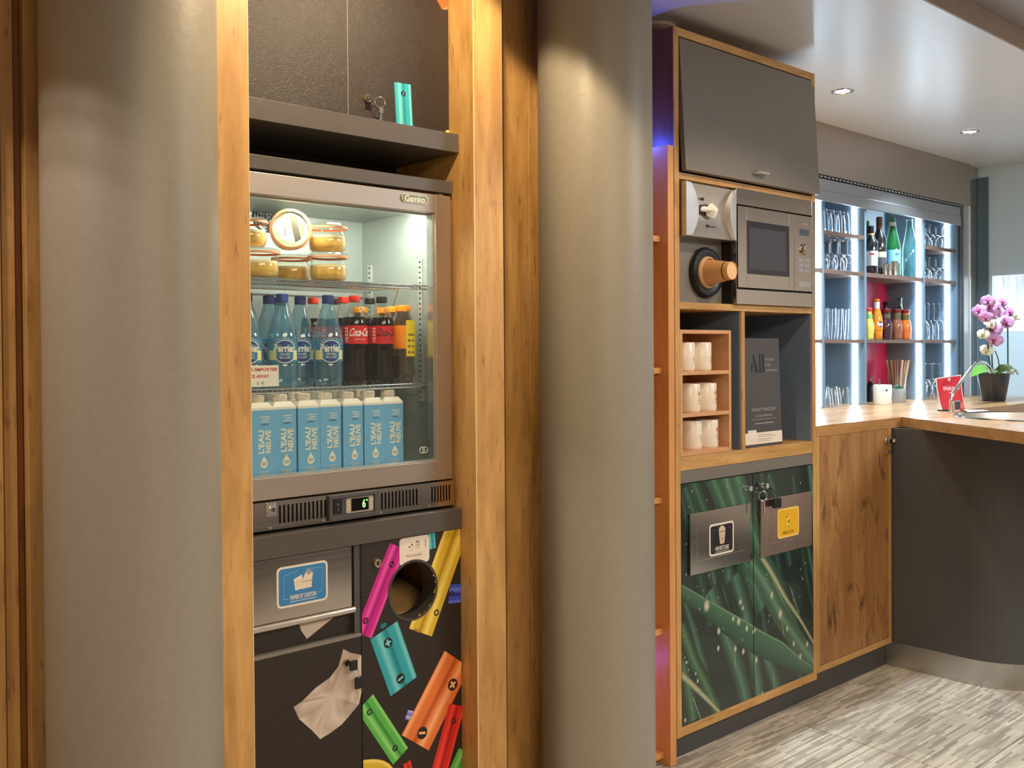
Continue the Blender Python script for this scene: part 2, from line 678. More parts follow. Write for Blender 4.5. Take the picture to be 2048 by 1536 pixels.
ink_m = ink_mat('printed_ink')
ink_gloss = ink_mat('printed_ink_gloss', 0.22, 0.3)
txt_white = pm('white_print', S(236, 236, 232), 0.5, var=0.01)
txt_black = pm('black_print', S(24, 24, 28), 0.5, var=0.01)
txt_red = pm('red_print', S(206, 40, 36), 0.5, var=0.01)
txt_grey = pm('grey_print', S(150, 136, 122), 0.5, var=0.01)

# ------------------------------------------------------------------ room shell
def carpet():
    M, nt, N, L, P = nodes('striped_carpet')
    tc = N.new('ShaderNodeTexCoord')
    br = N.new('ShaderNodeTexBrick')
    br.offset = 0.37
    br.offset_frequency = 2
    br.inputs['Color1'].default_value = S(150, 140, 128)
    br.inputs['Color2'].default_value = S(206, 198, 182)
    br.inputs['Mortar'].default_value = S(140, 132, 118)
    br.inputs['Scale'].default_value = 1.0
    br.inputs['Mortar Size'].default_value = 0.0006
    br.inputs['Bias'].default_value = 0.05
    br.inputs['Brick Width'].default_value = 0.13
    br.inputs['Row Height'].default_value = 0.0095
    L.new(tc.outputs['Object'], br.inputs['Vector'])
    nz = N.new('ShaderNodeTexNoise')
    nz.inputs['Scale'].default_value = 260
    L.new(tc.outputs['Object'], nz.inputs['Vector'])
    r2_ = N.new('ShaderNodeTexBrick')
    r2_.offset = 0.43
    r2_.inputs['Color1'].default_value = (0.80, 0.79, 0.77, 1)
    r2_.inputs['Color2'].default_value = (1.06, 1.06, 1.04, 1)
    r2_.inputs['Mortar'].default_value = (0.9, 0.9, 0.9, 1)
    r2_.inputs['Scale'].default_value = 1.0
    r2_.inputs['Mortar Size'].default_value = 0.0
    r2_.inputs['Brick Width'].default_value = 0.19
    r2_.inputs['Row Height'].default_value = 0.0665
    L.new(tc.outputs['Object'], r2_.inputs['Vector'])
    mx = N.new('ShaderNodeMixRGB')
    mx.blend_type = 'MULTIPLY'
    mx.inputs['Fac'].default_value = 1
    L.new(br.outputs['Color'], mx.inputs['Color1'])
    L.new(r2_.outputs[0], mx.inputs['Color2'])
    L.new(mx.outputs[0], P.inputs['Base Color'])
    P.inputs['Roughness'].default_value = 0.95
    P.inputs['Specular IOR Level'].default_value = 0.1
    bp = N.new('ShaderNodeBump')
    bp.inputs['Strength'].default_value = 0.5
    bp.inputs['Distance'].default_value = 0.002
    L.new(nz.outputs['Fac'], bp.inputs['Height'])
    L.new(bp.outputs[0], P.inputs['Normal'])
    return M


carpet_m = carpet()
floor = struct(MB().box(-2.2, 6.14, -3.2, 2.9, -0.10, -0.006).build('floor', pm('subfloor', S(30, 28, 26), 0.9)), 'pale grey striped carpet floor laid in square tiles')
TS = 0.61
for i in range(-3, 4):
    x0 = 2.463 + TS * i
    y_off = 1.639 if i % 2 == 0 else 1.639 + 0.305
    for j in range(-4, 1):
        y0, y1 = y_off + TS * j, min(y_off + TS * (j + 1), 2.6)
        MB().box(x0 + 0.0016, x0 + TS - 0.0016, y0 + 0.0016, y1 - 0.0016, -0.006, 0.0).build('carpet_tile', carpet_m, floor, bevel=0.001)

ceiling = struct(MB().box(-2.2, 6.14, 1.44, 2.9, 2.465, 2.535).build('ceiling', ceil_m), 'lowered satin white ceiling over the bar')
struct(MB().box(-2.2, 6.14, -3.2, 1.44, 2.535, 2.57).build('ceiling', pm('upper_ceiling_paint', S(150, 148, 150), 0.5)), 'higher grey ceiling in front of the lowered one')
struct(MB().box(-2.2, 6.14, 1.432, 1.44, 2.462, 2.5345).build('trim_1', pm('fascia_taupe', S(150, 128, 112), 0.5)), 'taupe edge strip of the lowered ceiling')
struct(MB().box(-2.2, 6.14, 2.9, 2.95, 0, 2.465).build('wall_back', pm('back_wall', S(60, 62, 66), 0.6)))
lounge_m = pm('lounge_wall_cream', S(204, 188, 170), 0.6)
struct(MB().box(-2.2, 6.2, -3.26, -3.2, 0, 2.535).build('wall_front', lounge_m))
struct(MB().box(-2.26, -2.2, -3.2, 2.2, 0, 2.535).build('wall_far_left', lounge_m))
struct(MB().box(6.14, 6.20, -3.2, 0.6, 0, 2.535).build('wall_far_right', lounge_m))
wr = MB().box(6.14, 6.20, 0.6, 2.9, 0, 2.465)
wall_right = struct(wr.build('wall_right', pm('pale_blue_panel', S(200, 222, 234), 0.12, var=0.015, scale=2)), 'glossy pale blue wall panel behind the orchid')
MB().box(6.128, 6.14, 2.506, 2.57, 1.057, 2.40).build('edge_strip', pm('teal_edge', S(86, 110, 124), 0.3), wall_right)
# bright frosted window in the blue wall
win = struct(MB().box(6.1375, 6.1395, 1.55, 2.486, 1.449, 1.792).build('window_1', glow('window_frame_glow', (0.8, 0.9, 1, 1), 0.5)), 'bright window in the pale blue wall behind the orchid')


def daylight():
    M, nt, N, L, P = nodes('overexposed_daylight')
    tc = N.new('ShaderNodeTexCoord')
    mp = N.new('ShaderNodeMapping')
    mp.inputs['Scale'].default_value = (1, 22, 2.5)
    nz = N.new('ShaderNodeTexNoise')
    nz.inputs['Scale'].default_value = 2.0
    L.new(tc.outputs['Object'], mp.inputs['Vector'])
    L.new(mp.outputs[0], nz.inputs['Vector'])
    rp = N.new('ShaderNodeValToRGB')
    rp.color_ramp.elements[0].position, rp.color_ramp.elements[1].position = 0.35, 0.65
    rp.color_ramp.elements[0].color, rp.color_ramp.elements[1].color = (0.52, 0.66, 0.78, 1), (0.86, 0.94, 1, 1)
    L.new(nz.outputs['Fac'], rp.inputs['Fac'])
    L.new(rp.outputs[0], P.inputs['Emission Color'])
    P.inputs['Emission Strength'].default_value = 0.62
    P.inputs['Base Color'].default_value = (0.5, 0.55, 0.6, 1)
    return M


dl = daylight()
for y0, y1 in ((2.452, 2.484), (2.428, 2.448), (1.55, 2.424)):
    MB().box(6.1350, 6.1374, y0, y1, 1.451, 1.790).build('pane', dl if y0 != 2.428 else glow('window_gap_glow', (0.9, 0.97, 1, 1), 0.9), win)

# oak boards on the wall left of the left pillar and between right post and right pillar
wall_left = struct(MB().box(-2.2, 0.66, 2.20, 2.24, 0, 2.465).build('wall_left', dark_m), 'oak boarded wall beside the left grey pillar')
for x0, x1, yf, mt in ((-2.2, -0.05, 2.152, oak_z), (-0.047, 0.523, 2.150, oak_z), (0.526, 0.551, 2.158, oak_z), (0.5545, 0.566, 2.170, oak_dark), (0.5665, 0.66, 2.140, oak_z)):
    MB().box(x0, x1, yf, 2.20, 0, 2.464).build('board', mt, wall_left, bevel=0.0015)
wall_mid = struct(MB().box(1.745, 2.20, 2.22, 2.26, 0, 2.465).build('wall_recess', dark_m), 'oak boarded recess between the post and the right grey pillar')
for x0, x1, yf in ((1.876, 1.9705, 2.150), (1.9725, 2.20, 2.147)):
    MB().box(x0, x1, yf, 2.22, 0, 2.464).build('board', oak_z, wall_mid, bevel=0.001)

for n_, cx in (('left', 0.7134), ('right', 2.0543)):
    c = MB().lathe([(0.1663, 0.0), (0.1663, 2.464)], (cx, 1.95, 0), 72)
    p = struct(c.build('pillar', pillar_m, smooth=40), 'round warm grey pillar %s of the refrigerator' % n_)

# ------------------------------------------------------------------ oak housing round the refrigerator
hous = thing('oak_housing', 'two tall oak posts framing the built-in refrigerator', 'housing', (1.32, 2.0, 0))
for x0, x1 in ((0.888, 0.990), (1.637, 1.741)):
    MB().box(x0, x1, 2.0, 2.56, 0, 2.463).build('post', oak_z, hous, bevel=0.001)
edge_lt = pm('pale_edge', S(236, 206, 160), 0.35, var=0.02)  # thin pale strips down the inner front edges of the posts
MB().box(0.9902, 0.9922, 2.0, 2.03, 0, 2.463).build('edge_band', edge_lt, hous)
MB().box(1.6372, 1.6395, 1.9985, 2.0, 0, 2.463).build('edge_band', edge_lt, hous)
MB().box(0.99, 1.637, 2.54, 2.56, 0, 2.463).build('back_panel', dark_m, hous)

# ------------------------------------------------------------------ wall cupboard above the refrigerator
cup = thing('wall_cupboard', 'black two-door cupboard with a grey shelf above the refrigerator', 'cupboard', (1.32, 2.1, 1.89))
MB().box(0.9935, 1.6365, 2.124, 2.5, 1.945, 2.46).build('body', dark_m, cup)
dl_ = MB().box(0.9935, 1.3138, 2.104, 2.1238, 1.945, 2.46).build('door', black_m, cup, bevel=0.0008)
dr_ = MB().box(1.3160, 1.6365, 2.104, 2.1238, 1.945, 2.46).build('door', black_m, cup, bevel=0.0008)
MB().box(1.3141, 1.3157, 2.1045, 2.12, 1.945, 2.46).build('edge_band', pm('seam_highlight_grey', S(150, 142, 134), 0.35), cup)  # highlight on the door edge banding, put in as a pale strip
MB().box(0.9935, 1.6365, 2.062, 2.5, 1.893, 1.9435).build('shelf', rail_m, cup, bevel=0.001)
MB().box(0.9935, 1.6365, 2.36, 2.38, 1.82, 1.892).build('cavity_back', dark_m, cup)
MB().box(0.9935, 1.6330, 2.088, 2.11, 1.7845, 1.818).build('rail', rail_m, cup, bevel=0.001)


def lock(parent, x, y, z, r=0.012, mat=None):
    mb = MB().lathe([(r, 0), (r, 0.004), (r * 0.8, 0.007), (r * 0.62, 0.007), (r * 0.58, 0.005), (0, 0.005)], (x, y, z), 20, 'y')
    mb.box(x - 0.0012, x + 0.0012, y - 0.0075, y - 0.005, z - 0.005, z + 0.005, 1)
    return mb.build('lock', [mat or brass, dark_m], parent, smooth=40)


lock(dr_, 1.372, 2.104, 2.004)

# battery artwork: rectangles with a tube shading, plus and minus badges
BC = {'teal': ((20, 120, 132), (44, 164, 178), (120, 206, 212)), 'magenta': ((150, 10, 104), (204, 26, 142), (232, 88, 176)),
      'yellow': ((168, 128, 20), (216, 180, 46), (244, 218, 110)), 'orange': ((178, 78, 22), (226, 116, 52), (250, 176, 120)),
      'green': ((40, 126, 44), (88, 178, 78), (142, 214, 118)), 'red': ((150, 14, 14), (216, 36, 30), (240, 74, 58)),
      'blue': ((26, 34, 130), (56, 78, 204), (104, 126, 236)), 'lilac': ((90, 92, 180), (136, 142, 226), (190, 196, 250))}


def prof(c, flip=1):
    d, m_, l = [S(*t) for t in BC[c]]
    p = [(-1, m_), (-0.72, m_), (-0.42, l), (-0.12, m_), (0.08, d), (0.3, m_), (0.62, m_), (0.86, l), (1, m_)]
    return p if flip > 0 else [(-o, k) for o, k in p[::-1]]


INK = S(30, 24, 26)


def badge(pr, x, z, r, sign, ang, bg_):
    pr.flat(circ(x, z, r, 16), INK)
    ca, sa = math.cos(ang), math.sin(ang)
    for a, b in ((0.66, 0.2), (0.2, 0.66)) if sign == '+' else ((0.66, 0.2),):
        pr.flat([(x + r * (u * a * ca - w * b * sa), z + r * (u * a * sa + w * b * ca)) for u, w in ((-1, -1), (1, -1), (1, 1), (-1, 1))], bg_)




def prints(rect, y, parent, items, hole=None, name='battery_print'):
    """each item: list of ('strip', line, width, profile, sub) / ('badge', ...) / ('flat', pts, colour); one part per item"""
    for n_, it in enumerate(items):
        p = Print(rect, hole)
        p.layer = 14 * n_
        for op in it:
            if op[0] == 'strip':
                p.strip(*op[1:])
            elif op[0] == 'badge':
                badge(p, *op[1:])
            else:
                p.flat(*op[1:])
        p.build(name, y, ink_m, parent, 0.000006)


def bcol(c, k=1):
    return S(*BC[c][k])


prints((1.317, 1.636, 1.946, 2.459), 2.1038, dr_, [
    [('strip', [(1.482, 2.063), (1.489, 1.93)], 0.0265, prof('teal'), 6), ('badge', 1.484, 2.036, 0.0075, '-', 1.4, bcol('teal'))],
    [('flat', [(1.570, 2.345), (1.615, 2.288), (1.634, 2.292), (1.640, 2.345)], S(196, 92, 44)), ('flat', [(1.615, 2.288), (1.634, 2.292), (1.634, 2.30)], S(240, 130, 80))],
    [('flat', [(1.618, 1.946), (1.636, 1.946), (1.636, 1.962), (1.626, 1.960)], bcol('yellow', 2))]])

# ------------------------------------------------------------------ refrigerator
fr = thing('glass_door_refrigerator', 'steel glass-door refrigerator built in between the oak posts', 'refrigerator', (1.32, 2.3, 0.93))
b = MB()
b.box(0.996, 1.635, 2.490, 2.53, 0.93, 1.782)
b.box(0.996, 1.036, 2.13, 2.49, 1.045, 1.782)
b.box(1.600, 1.635, 2.13, 2.49, 1.045, 1.782)
b.box(1.036, 1.600, 2.13, 2.49, 1.745, 1.782)
b.box(0.996, 1.635, 2.13, 2.49, 0.99, 1.045)
b.build('cabinet_body', fr_in, fr)
f = MB()
f.box(0.996, 1.036, 2.09, 2.127, 1.0055, 1.7775)
f.box(1.577, 1.6285, 2.09, 2.127, 1.0055, 1.7775)
f.box(1.036, 1.577, 2.09, 2.127, 1.727, 1.7775)
f.box(1.036, 1.577, 2.09, 2.127, 1.0055, 1.058)
f.build('door_frame', steel_x, fr, bevel=0.0012)
g = MB()
g.box(1.572, 1.577, 2.098, 2.124, 1.058, 1.727)
g.box(1.036, 1.572, 2.112, 2.124, 1.722, 1.727)
g.box(1.036, 1.572, 2.112, 2.124, 1.058, 1.061)
g.build('glass_spacer', pm('spacer_alu', (0.7, 0.7, 0.68, 1), 0.3, 0.9), fr)
MB().box(1.0365, 1.5715, 2.1040, 2.1075, 1.0585, 1.7265).build('glass_pane', pane_m, fr)
bd = MB().prism(rr(1.464, 1.549, 1.7475, 1.770, 0.010), 2.0868, 2.09).build('badge', [pm('badge_bronze', S(112, 116, 84), 0.3, 0.4)], fr, bevel=0.0006)
bl = MB()
for poly, y in ((rr(1.464, 1.549, 1.7475, 1.770, 0.010), 2.0864),):
    ins = rr(1.4655, 1.5475, 1.749, 1.7685, 0.009)
    for i in range(len(poly)):
        j = (i + 1) % len(poly)
        bl.face([(poly[i][0], y, poly[i][1]), (poly[j][0], y, poly[j][1]), (ins[j][0], y, ins[j][1]), (ins[i][0], y, ins[i][1])])
bl.build('badge_rim', pm('badge_rim', S(214, 222, 190), 0.3), bd)
lettering(bd, 'Gamko', 1.474, 1.540, 1.7505, 1.7665, 2.0863, txt_white, bold=0.02)

# grille under the door, cut out slot by slot
GZ0, GZ1 = 0.934, 1.0015
g = MB()
slots = [(1.000, 0.0075, 5), (1.1015, 0.0112, 12), (1.391, 0.0110, 11), (1.552, 0.0098, 7)]
xs = []
for x, p, n in slots:
    xs += [(x + p * k, x + p * k + p * 0.46) for k in range(n)]
xs.sort()
zt, zb = 0.9905, 0.9475
g.box(0.996, 1.631, 2.085, 2.089, zt, GZ1)
g.box(0.996, 1.631, 2.085, 2.089, GZ0, zb)
px = 0.996
for a, c in xs:
    if a > px:
        g.box(px, a, 2.085, 2.089, zb, zt)
    px = max(px, c)
g.box(px, 1.631, 2.085, 2.089, zb, zt)
g.build('grille', steel_s, fr)
MB().box(0.996, 1.631, 2.094, 2.10, 0.932, 1.002).build('grille_back', dark_m, fr)
for x, z in ((1.078, 0.940), (1.221, 0.941), (1.390, 0.9405), (1.545, 0.9405)):
    MB().lathe([(0.0032, 0), (0.0028, 0.0015), (0, 0.002)], (x, 2.085, z), 10, 'y').build('screw', chrome, fr)
lp = MB().box(1.067, 1.094, 2.0815, 2.085, 0.9685, 1.0005).build('lock_plate', chrome, fr, bevel=0.001)
lock(lp, 1.083, 2.0815, 0.984, 0.008, chrome)
hx = MB()
hx.box(1.234, 1.379, 2.0815, 2.085, 0.9375, 0.9995)
hx.box(1.234, 1.242, 2.076, 2.0815, 0.9375, 0.9995)
hx.box(1.366, 1.379, 2.076, 2.0815, 0.9375, 0.9995)
hx.box(1.242, 1.366, 2.076, 2.0815, 0.9905, 0.9995)
hx.box(1.242, 1.366, 2.076, 2.0815, 0.9375, 0.9475)
ctl = hx.build('controller', greypl, fr, bevel=0.001)
MB().box(1.247, 1.272, 2.0785, 2.0815, 0.953, 0.988).build('rocker_switch', blackpl, ctl, bevel=0.001)
sw = MB()
text_into(sw, 'O', 1.257, 1.263, 0.973, 0.979, 2.0783)
text_into(sw, 'I', 1.2592, 1.2605, 0.960, 0.966, 2.0783)
sw.build('lettering', txt_grey, ctl)
MB().prism(rr(1.283, 1.364, 0.9505, 0.9885, 0.004), 2.079, 2.0815).build('display_bezel', pm('bezel_beige', S(168, 158, 140), 0.5), ctl)
MB().box(1.298, 1.349, 2.0782, 2.079, 0.9545, 0.9865).build('display', pm('display_black', S(8, 10, 8), 0.12), ctl)
dg = MB()
text_into(dg, '6', 1.330, 1.3395, 0.9605, 0.9815, 2.0779, bold=0.015)
text_into(dg, '°', 1.3415, 1.3455, 0.976, 0.9815, 2.0779)
dg.build('digits', glow('green_digits', (0.05, 1.0, 0.03, 1), 1.6), ctl)
bcm = pm('button_cream', S(190, 180, 160), 0.5)
for x in (1.2865, 1.3525):
    for k in range(3):
        MB().box(x, x + 0.008, 2.0786, 2.079, 0.957 + 0.0095 * k, 0.964 + 0.0095 * k).build('button', bcm, ctl)

# inside: wire shelves, bracket strips, fan, probe
for z in (1.534, 1.266):
    w = MB()
    for k in range(40):
        x = 1.046 + 0.0140 * k
        w.tube([(x, 2.142, z), (x, 2.47, z)], 0.0012, 5)
        w.tube([(x, 2.142, z), (x, 2.139, z - 0.004), (x, 2.142, z - 0.008)], 0.0012, 5)
    tag(w.build('wire_grid', chrome, fr), kind='stuff')
    s_ = MB()
    for y, dz in ((2.141, 0), (2.143, -0.009), (2.30, -0.002), (2.468, -0.002)):
        s_.tube([(1.040, y, z + dz), (1.598, y, z + dz)], 0.0022, 6)
    s_.build('shelf_rod', chrome, fr, smooth=60)
for y, z0, z1 in ((2.19, 1.215, 1.612), (2.445, 1.215, 1.612)):
    s_ = MB().box(1.596, 1.600, y - 0.010, y + 0.010, z0, z1)
    st = s_.build('bracket_strip', pm('strip_alu', (0.72, 0.74, 0.72, 1), 0.35, 0.6), fr)
    h = MB()
    k = z0 + 0.012
    while k < z1 - 0.006:
        h.box(1.5952, 1.5961, y - 0.003, y + 0.003, k - 0.0022, k + 0.0022)
        k += 0.0145
    tag(h.build('strip_slots', dark_m, st), kind='stuff')
fan = MB()
for r in (0.010, 0.019, 0.028, 0.037, 0.046):
    fan.tube([(1.290 + r * math.cos(a), 2.486, 1.735 + 0.0 + r * 0.9 * math.sin(a)) for a in [2 * PI * i / 28 for i in range(28)]], 0.0026, 5, True)
for a in range(4):
    an = a * PI / 4
    fan.tube([(1.290 - 0.046 * math.cos(an), 2.4865, 1.735 - 0.041 * math.sin(an)), (1.290 + 0.046 * math.cos(an), 2.4865, 1.735 + 0.041 * math.sin(an))], 0.002, 5)
fan.build('fan_grille', blackpl, fr)
pb = MB().tube([(1.243 + 0.006 * math.cos(a), 2.482, 1.757 + 0.006 * math.sin(a)) for a in [2 * PI * i / 14 for i in range(14)]], 0.0018, 5, True)
pb.tube([(1.249, 2.483, 1.752), (1.262, 2.485, 1.742), (1.275, 2.486, 1.739)], 0.0015, 5)
pb.build('temperature_probe', blackpl, fr)
rg = MB()
for dx in (-0.005, 0.005):
    rg.tube([(1.541 + dx + 0.008 * math.cos(a), 2.1036, 1.089 + 0.008 * math.sin(a)) for a in [2 * PI * i / 18 for i in range(18)]], 0.0009, 4, True)
rg.build('glass_sticker', txt_white, fr)
MB().box(1.30, 1.57, 2.145, 2.155, 1.752, 1.762).build('light_tube', glow('fridge_tube_glow', (1, 0.98, 0.9, 1), 3.0), fr)

# ------------------------------------------------------------------ food and drinks in the refrigerator
jar_glass = clear('jar_glass', (0.97, 0.97, 0.94, 1), 0.75, 0.05, 2.2)
food_m = pm('fruit_compote', S(238, 186, 96), 0.35, var=0.28, scale=70, bump=0.4)
cream_m = pm('cream_layer', S(250, 232, 186), 0.5, var=0.06, scale=60)
rubber_m = pm('orange_rubber', S(230, 150, 100), 0.5, var=0.05)


def jar_parts(t, c, ax='z', name_label=False):
    k = lambda pr_: MB().lathe(pr_, c, 32, ax)
    k([(0, 0.002), (0.040, 0.002), (0.0465, 0.008), (0.048, 0.02), (0.047, 0.046), (0.043, 0.056), (0.046, 0.0605)]).build('glass_body', jar_glass, t, smooth=50)
    k([(0, 0.005), (0.039, 0.005), (0.0445, 0.011), (0.0455, 0.022), (0.0452, 0.036), (0, 0.037)]).build('filling', food_m, t, smooth=50)
    k([(0, 0.0365), (0.0453, 0.0365), (0.0448, 0.043), (0.02, 0.045), (0, 0.0435)]).build('cream', cream_m, t, smooth=50)
    r = k([(0.046, 0.0605), (0.0525, 0.0610), (0.0525, 0.0655), (0.046, 0.066)]).build('rubber_ring', rubber_m, t, smooth=40)
    k([(0.0500, 0.0658), (0.0505, 0.0700), (0.047, 0.0735), (0, 0.0745)]).build('lid', jar_glass, t, smooth=40)
    return t


JARS = 'preserve jars on the top wire shelf'
jar0 = thing('preserve_jar', 'orange compote jar at the front left of the wire shelf, under another jar', 'jar', (1.112, 2.195, 1.536), JARS)
jar_parts(jar0, (1.112, 2.195, 1.536))
for (x, y, z), lb in (((1.254, 2.293, 1.536), 'orange compote jar standing behind, between the two front jars'),
                      ((1.306, 2.195, 1.536), 'lower jar of the right-hand stack of two compote jars'),
                      ((1.306, 2.197, 1.6115), 'upper jar of the right-hand stack of two compote jars'),
                      ((1.090, 2.215, 1.6115), 'compote jar stacked on the front left jar, cut by the door frame')):
    copy_tree(jar0, (x, y, z), random.uniform(0, 6), lb)
tj = thing('preserve_jar', 'tipped compote jar showing its round labelled lid to the front', 'jar', (1.222, 2.25, 1.613), JARS)
axd = Vector((-0.36, -0.93, 0.06)).normalized()
e1 = Vector((0, 0, 1)).cross(axd).normalized()
e2 = axd.cross(e1)
tc0 = Vector((1.196, 2.185, 1.6655)) - axd * 0.0745
jar_parts(tj, tc0, (e1, e2, axd))
lid_c = tc0 + axd * 0.0752


def on_lid(a, b, h=0.0):
    return tuple(lid_c + e1 * a + e2 * b + axd * h)


q = MB()
q.face([on_lid(0.036 * math.cos(t), 0.036 * math.sin(t)) for t in [2 * PI * i / 28 for i in range(28)]])
sl = q.build('lid_label', pm('lid_paper', S(226, 222, 208), 0.8), tj)
q = MB()
q.face([on_lid(a, b, 0.0004) for a, b in ((-0.004, 0.034), (0.013, 0.031), (0.024, -0.026), (0.009, -0.034))])
q.build('label_band', pm('label_olive', S(104, 98, 74), 0.6), sl)
q = MB()
q.face([on_lid(a, b, 0.0004) for a, b in ((0.016, 0.029), (0.026, 0.020), (0.033, 0.004), (0.031, -0.012), (0.027, -0.02))])
q.build('label_patch', pm('label_yellow', S(214, 196, 96), 0.6), sl)
q = MB()
for k in range(5):
    q.face([on_lid(a, b, 0.0004) for a, b in ((-0.020 + 0.0006 * k, 0.012 - 0.0065 * k), (-0.012, 0.012 - 0.0065 * k), (-0.012, 0.009 - 0.0065 * k), (-0.020, 0.009 - 0.0065 * k))])
q.build('fine_print', txt_grey, sl)

# sparkling water bottles
blue_pet = clear('blue_pet', (0.78, 0.91, 0.97, 1), 0.7, 0.06, 1.8, body=S(104, 172, 206), bodyfac=0.20)
cap_blue = pm('blue_cap', S(34, 56, 128), 0.4, var=0.05)
lab_sky = clear('sky_sleeve', (0.5, 0.78, 0.92, 1), 0.2, 0.03, 2.0, body=S(96, 170, 208), bodyfac=0.55)
lab_navy = pm('logo_navy', S(26, 62, 140), 0.4, var=0.03)
lab_pale = pm('label_pale_yellow', S(232, 226, 150), 0.5, var=0.03)


def bent(mb, poly, cx, cy, R, mi=0):
    mb.face([(cx + R * math.sin(x / R), cy - R * math.cos(x / R), z) for x, z in poly], mi)


def arc_patch(mb, x0, x1, z0, z1, cx, cy, R, n=10, mi=0):
    for i in range(n):
        a, b_ = x0 + (x1 - x0) * i / n, x0 + (x1 - x0) * (i + 1) / n
        bent(mb, [(a, z0), (b_, z0), (b_, z1), (a, z1)], cx, cy, R, mi)


def bent_disc(mb, x, z, r, cx, cy, R, n=24, mi=0, rin=0.0):
    for i in range(n):
        a, c_ = 2 * PI * i / n, 2 * PI * (i + 1) / n
        p = [(x + r * math.cos(a), z + r * math.sin(a)), (x + r * math.cos(c_), z + r * math.sin(c_))]
        if rin:
            p = [(x + rin * math.cos(a), z + rin * math.sin(a))] + p + [(x + rin * math.cos(c_), z + rin * math.sin(c_))]
        else:
            p = [(x, z)] + p
        bent(mb, p, cx, cy, R, mi)


X0, Y0, Z0 = 1.174, 2.195, 1.2675
WATER = 'sparkling water bottles on the middle wire shelf'
sp = thing('sparkling_water_bottle', 'blue sparkling water bottle directly behind the white price card', 'bottle', (X0, Y0, Z0), WATER)
pf = [(0, 0.004), (0.022, 0.0), (0.033, 0.001), (0.0378, 0.014), (0.0378, 0.056), (0.0365, 0.060), (0.0378, 0.066), (0.0378, 0.120), (0.0345, 0.142), (0.0250, 0.176), (0.0165, 0.203), (0.0135, 0.213), (0.0135, 0.217)]
MB().lathe([(r, h + Z0) for r, h in pf], (X0, Y0, 0), 28).build('bottle_body', blue_pet, sp, smooth=50)
MB().lathe([(0.0136, Z0 + 0.212), (0.0150, Z0 + 0.2125), (0.0150, Z0 + 0.231), (0.0138, Z0 + 0.2335), (0, Z0 + 0.2335)], (X0, Y0, 0), 24).build('cap', cap_blue, sp, smooth=40)
q = MB()
arc_patch(q, -0.095, 0.095, Z0 + 0.062, Z0 + 0.121, X0, Y0, 0.0381, 40)
lb = q.build('label', lab_sky, sp)
q = MB()
arc_patch(q, -0.046, -0.022, Z0 + 0.068, Z0 + 0.092, X0, Y0, 0.0384, 6)
arc_patch(q, 0.022, 0.036, Z0 + 0.068, Z0 + 0.092, X0, Y0, 0.0384, 6)
q.build('pale_flag', lab_pale, lb)
q = MB()
bent_disc(q, 0.0, Z0 + 0.089, 0.0280, X0, Y0, 0.0386)
q.build('logo_ground', lab_navy, lb)
q = MB()
bent_disc(q, 0.0, Z0 + 0.089, 0.0292, X0, Y0, 0.0388, rin=0.0272)
text_into(q, 'Perrier', -0.0265, 0.0265, Z0 + 0.0875, Z0 + 0.107, 0, bold=0.03, bend=(X0, Y0, 0.0388))
text_into(q, 'FINES', -0.0110, 0.0110, Z0 + 0.0795, Z0 + 0.0845, 0, bend=(X0, Y0, 0.0388))
text_into(q, 'BULLES', -0.0125, 0.0125, Z0 + 0.0715, Z0 + 0.0765, 0, bend=(X0, Y0, 0.0388))
for k in range(9):
    a = math.radians(35 + 110 * k / 8)
    bent_disc(q, 0.033 * math.cos(a), Z0 + 0.089 + 0.033 * math.sin(a), 0.0014, X0, Y0, 0.0388, 8)
q.build('lettering', txt_white, lb)
sp.rotation_euler.z = math.radians(-19)
for (x, y), lb_ in (((1.082, 2.205), 'leftmost sparkling water bottle, half hidden by the refrigerator door frame'),
                    ((1.296, 2.180), 'rightmost front sparkling water bottle, touching the red-labelled cola bottle'),
                    ((1.262, 2.262), 'sparkling water bottle between two others, its label half covered by the front one'),
                    ((1.179, 2.275), 'blue-capped bottle directly behind the one at the price card'),
                    ((1.118, 2.330), 'dark blue-capped bottle at the back left behind the price card'),
                    ((1.248, 2.345), 'blue-capped bottle at the back, between the front water bottles')):
    copy_tree(sp, (x, y, Z0), math.radians(random.uniform(-24, -12)), lb_)

# cola bottles
cola_m = pm('cola', S(22, 10, 8), 0.12, var=0.2, spec=0.6)
pet_m = clear('clear_pet', (0.92, 0.94, 0.92, 1), 0.8, 0.06, 1.8)
lab_red = pm('label_red', S(208, 24, 26), 0.4, var=0.03)
cap_red = pm('red_cap', S(232, 52, 30), 0.4, var=0.04)


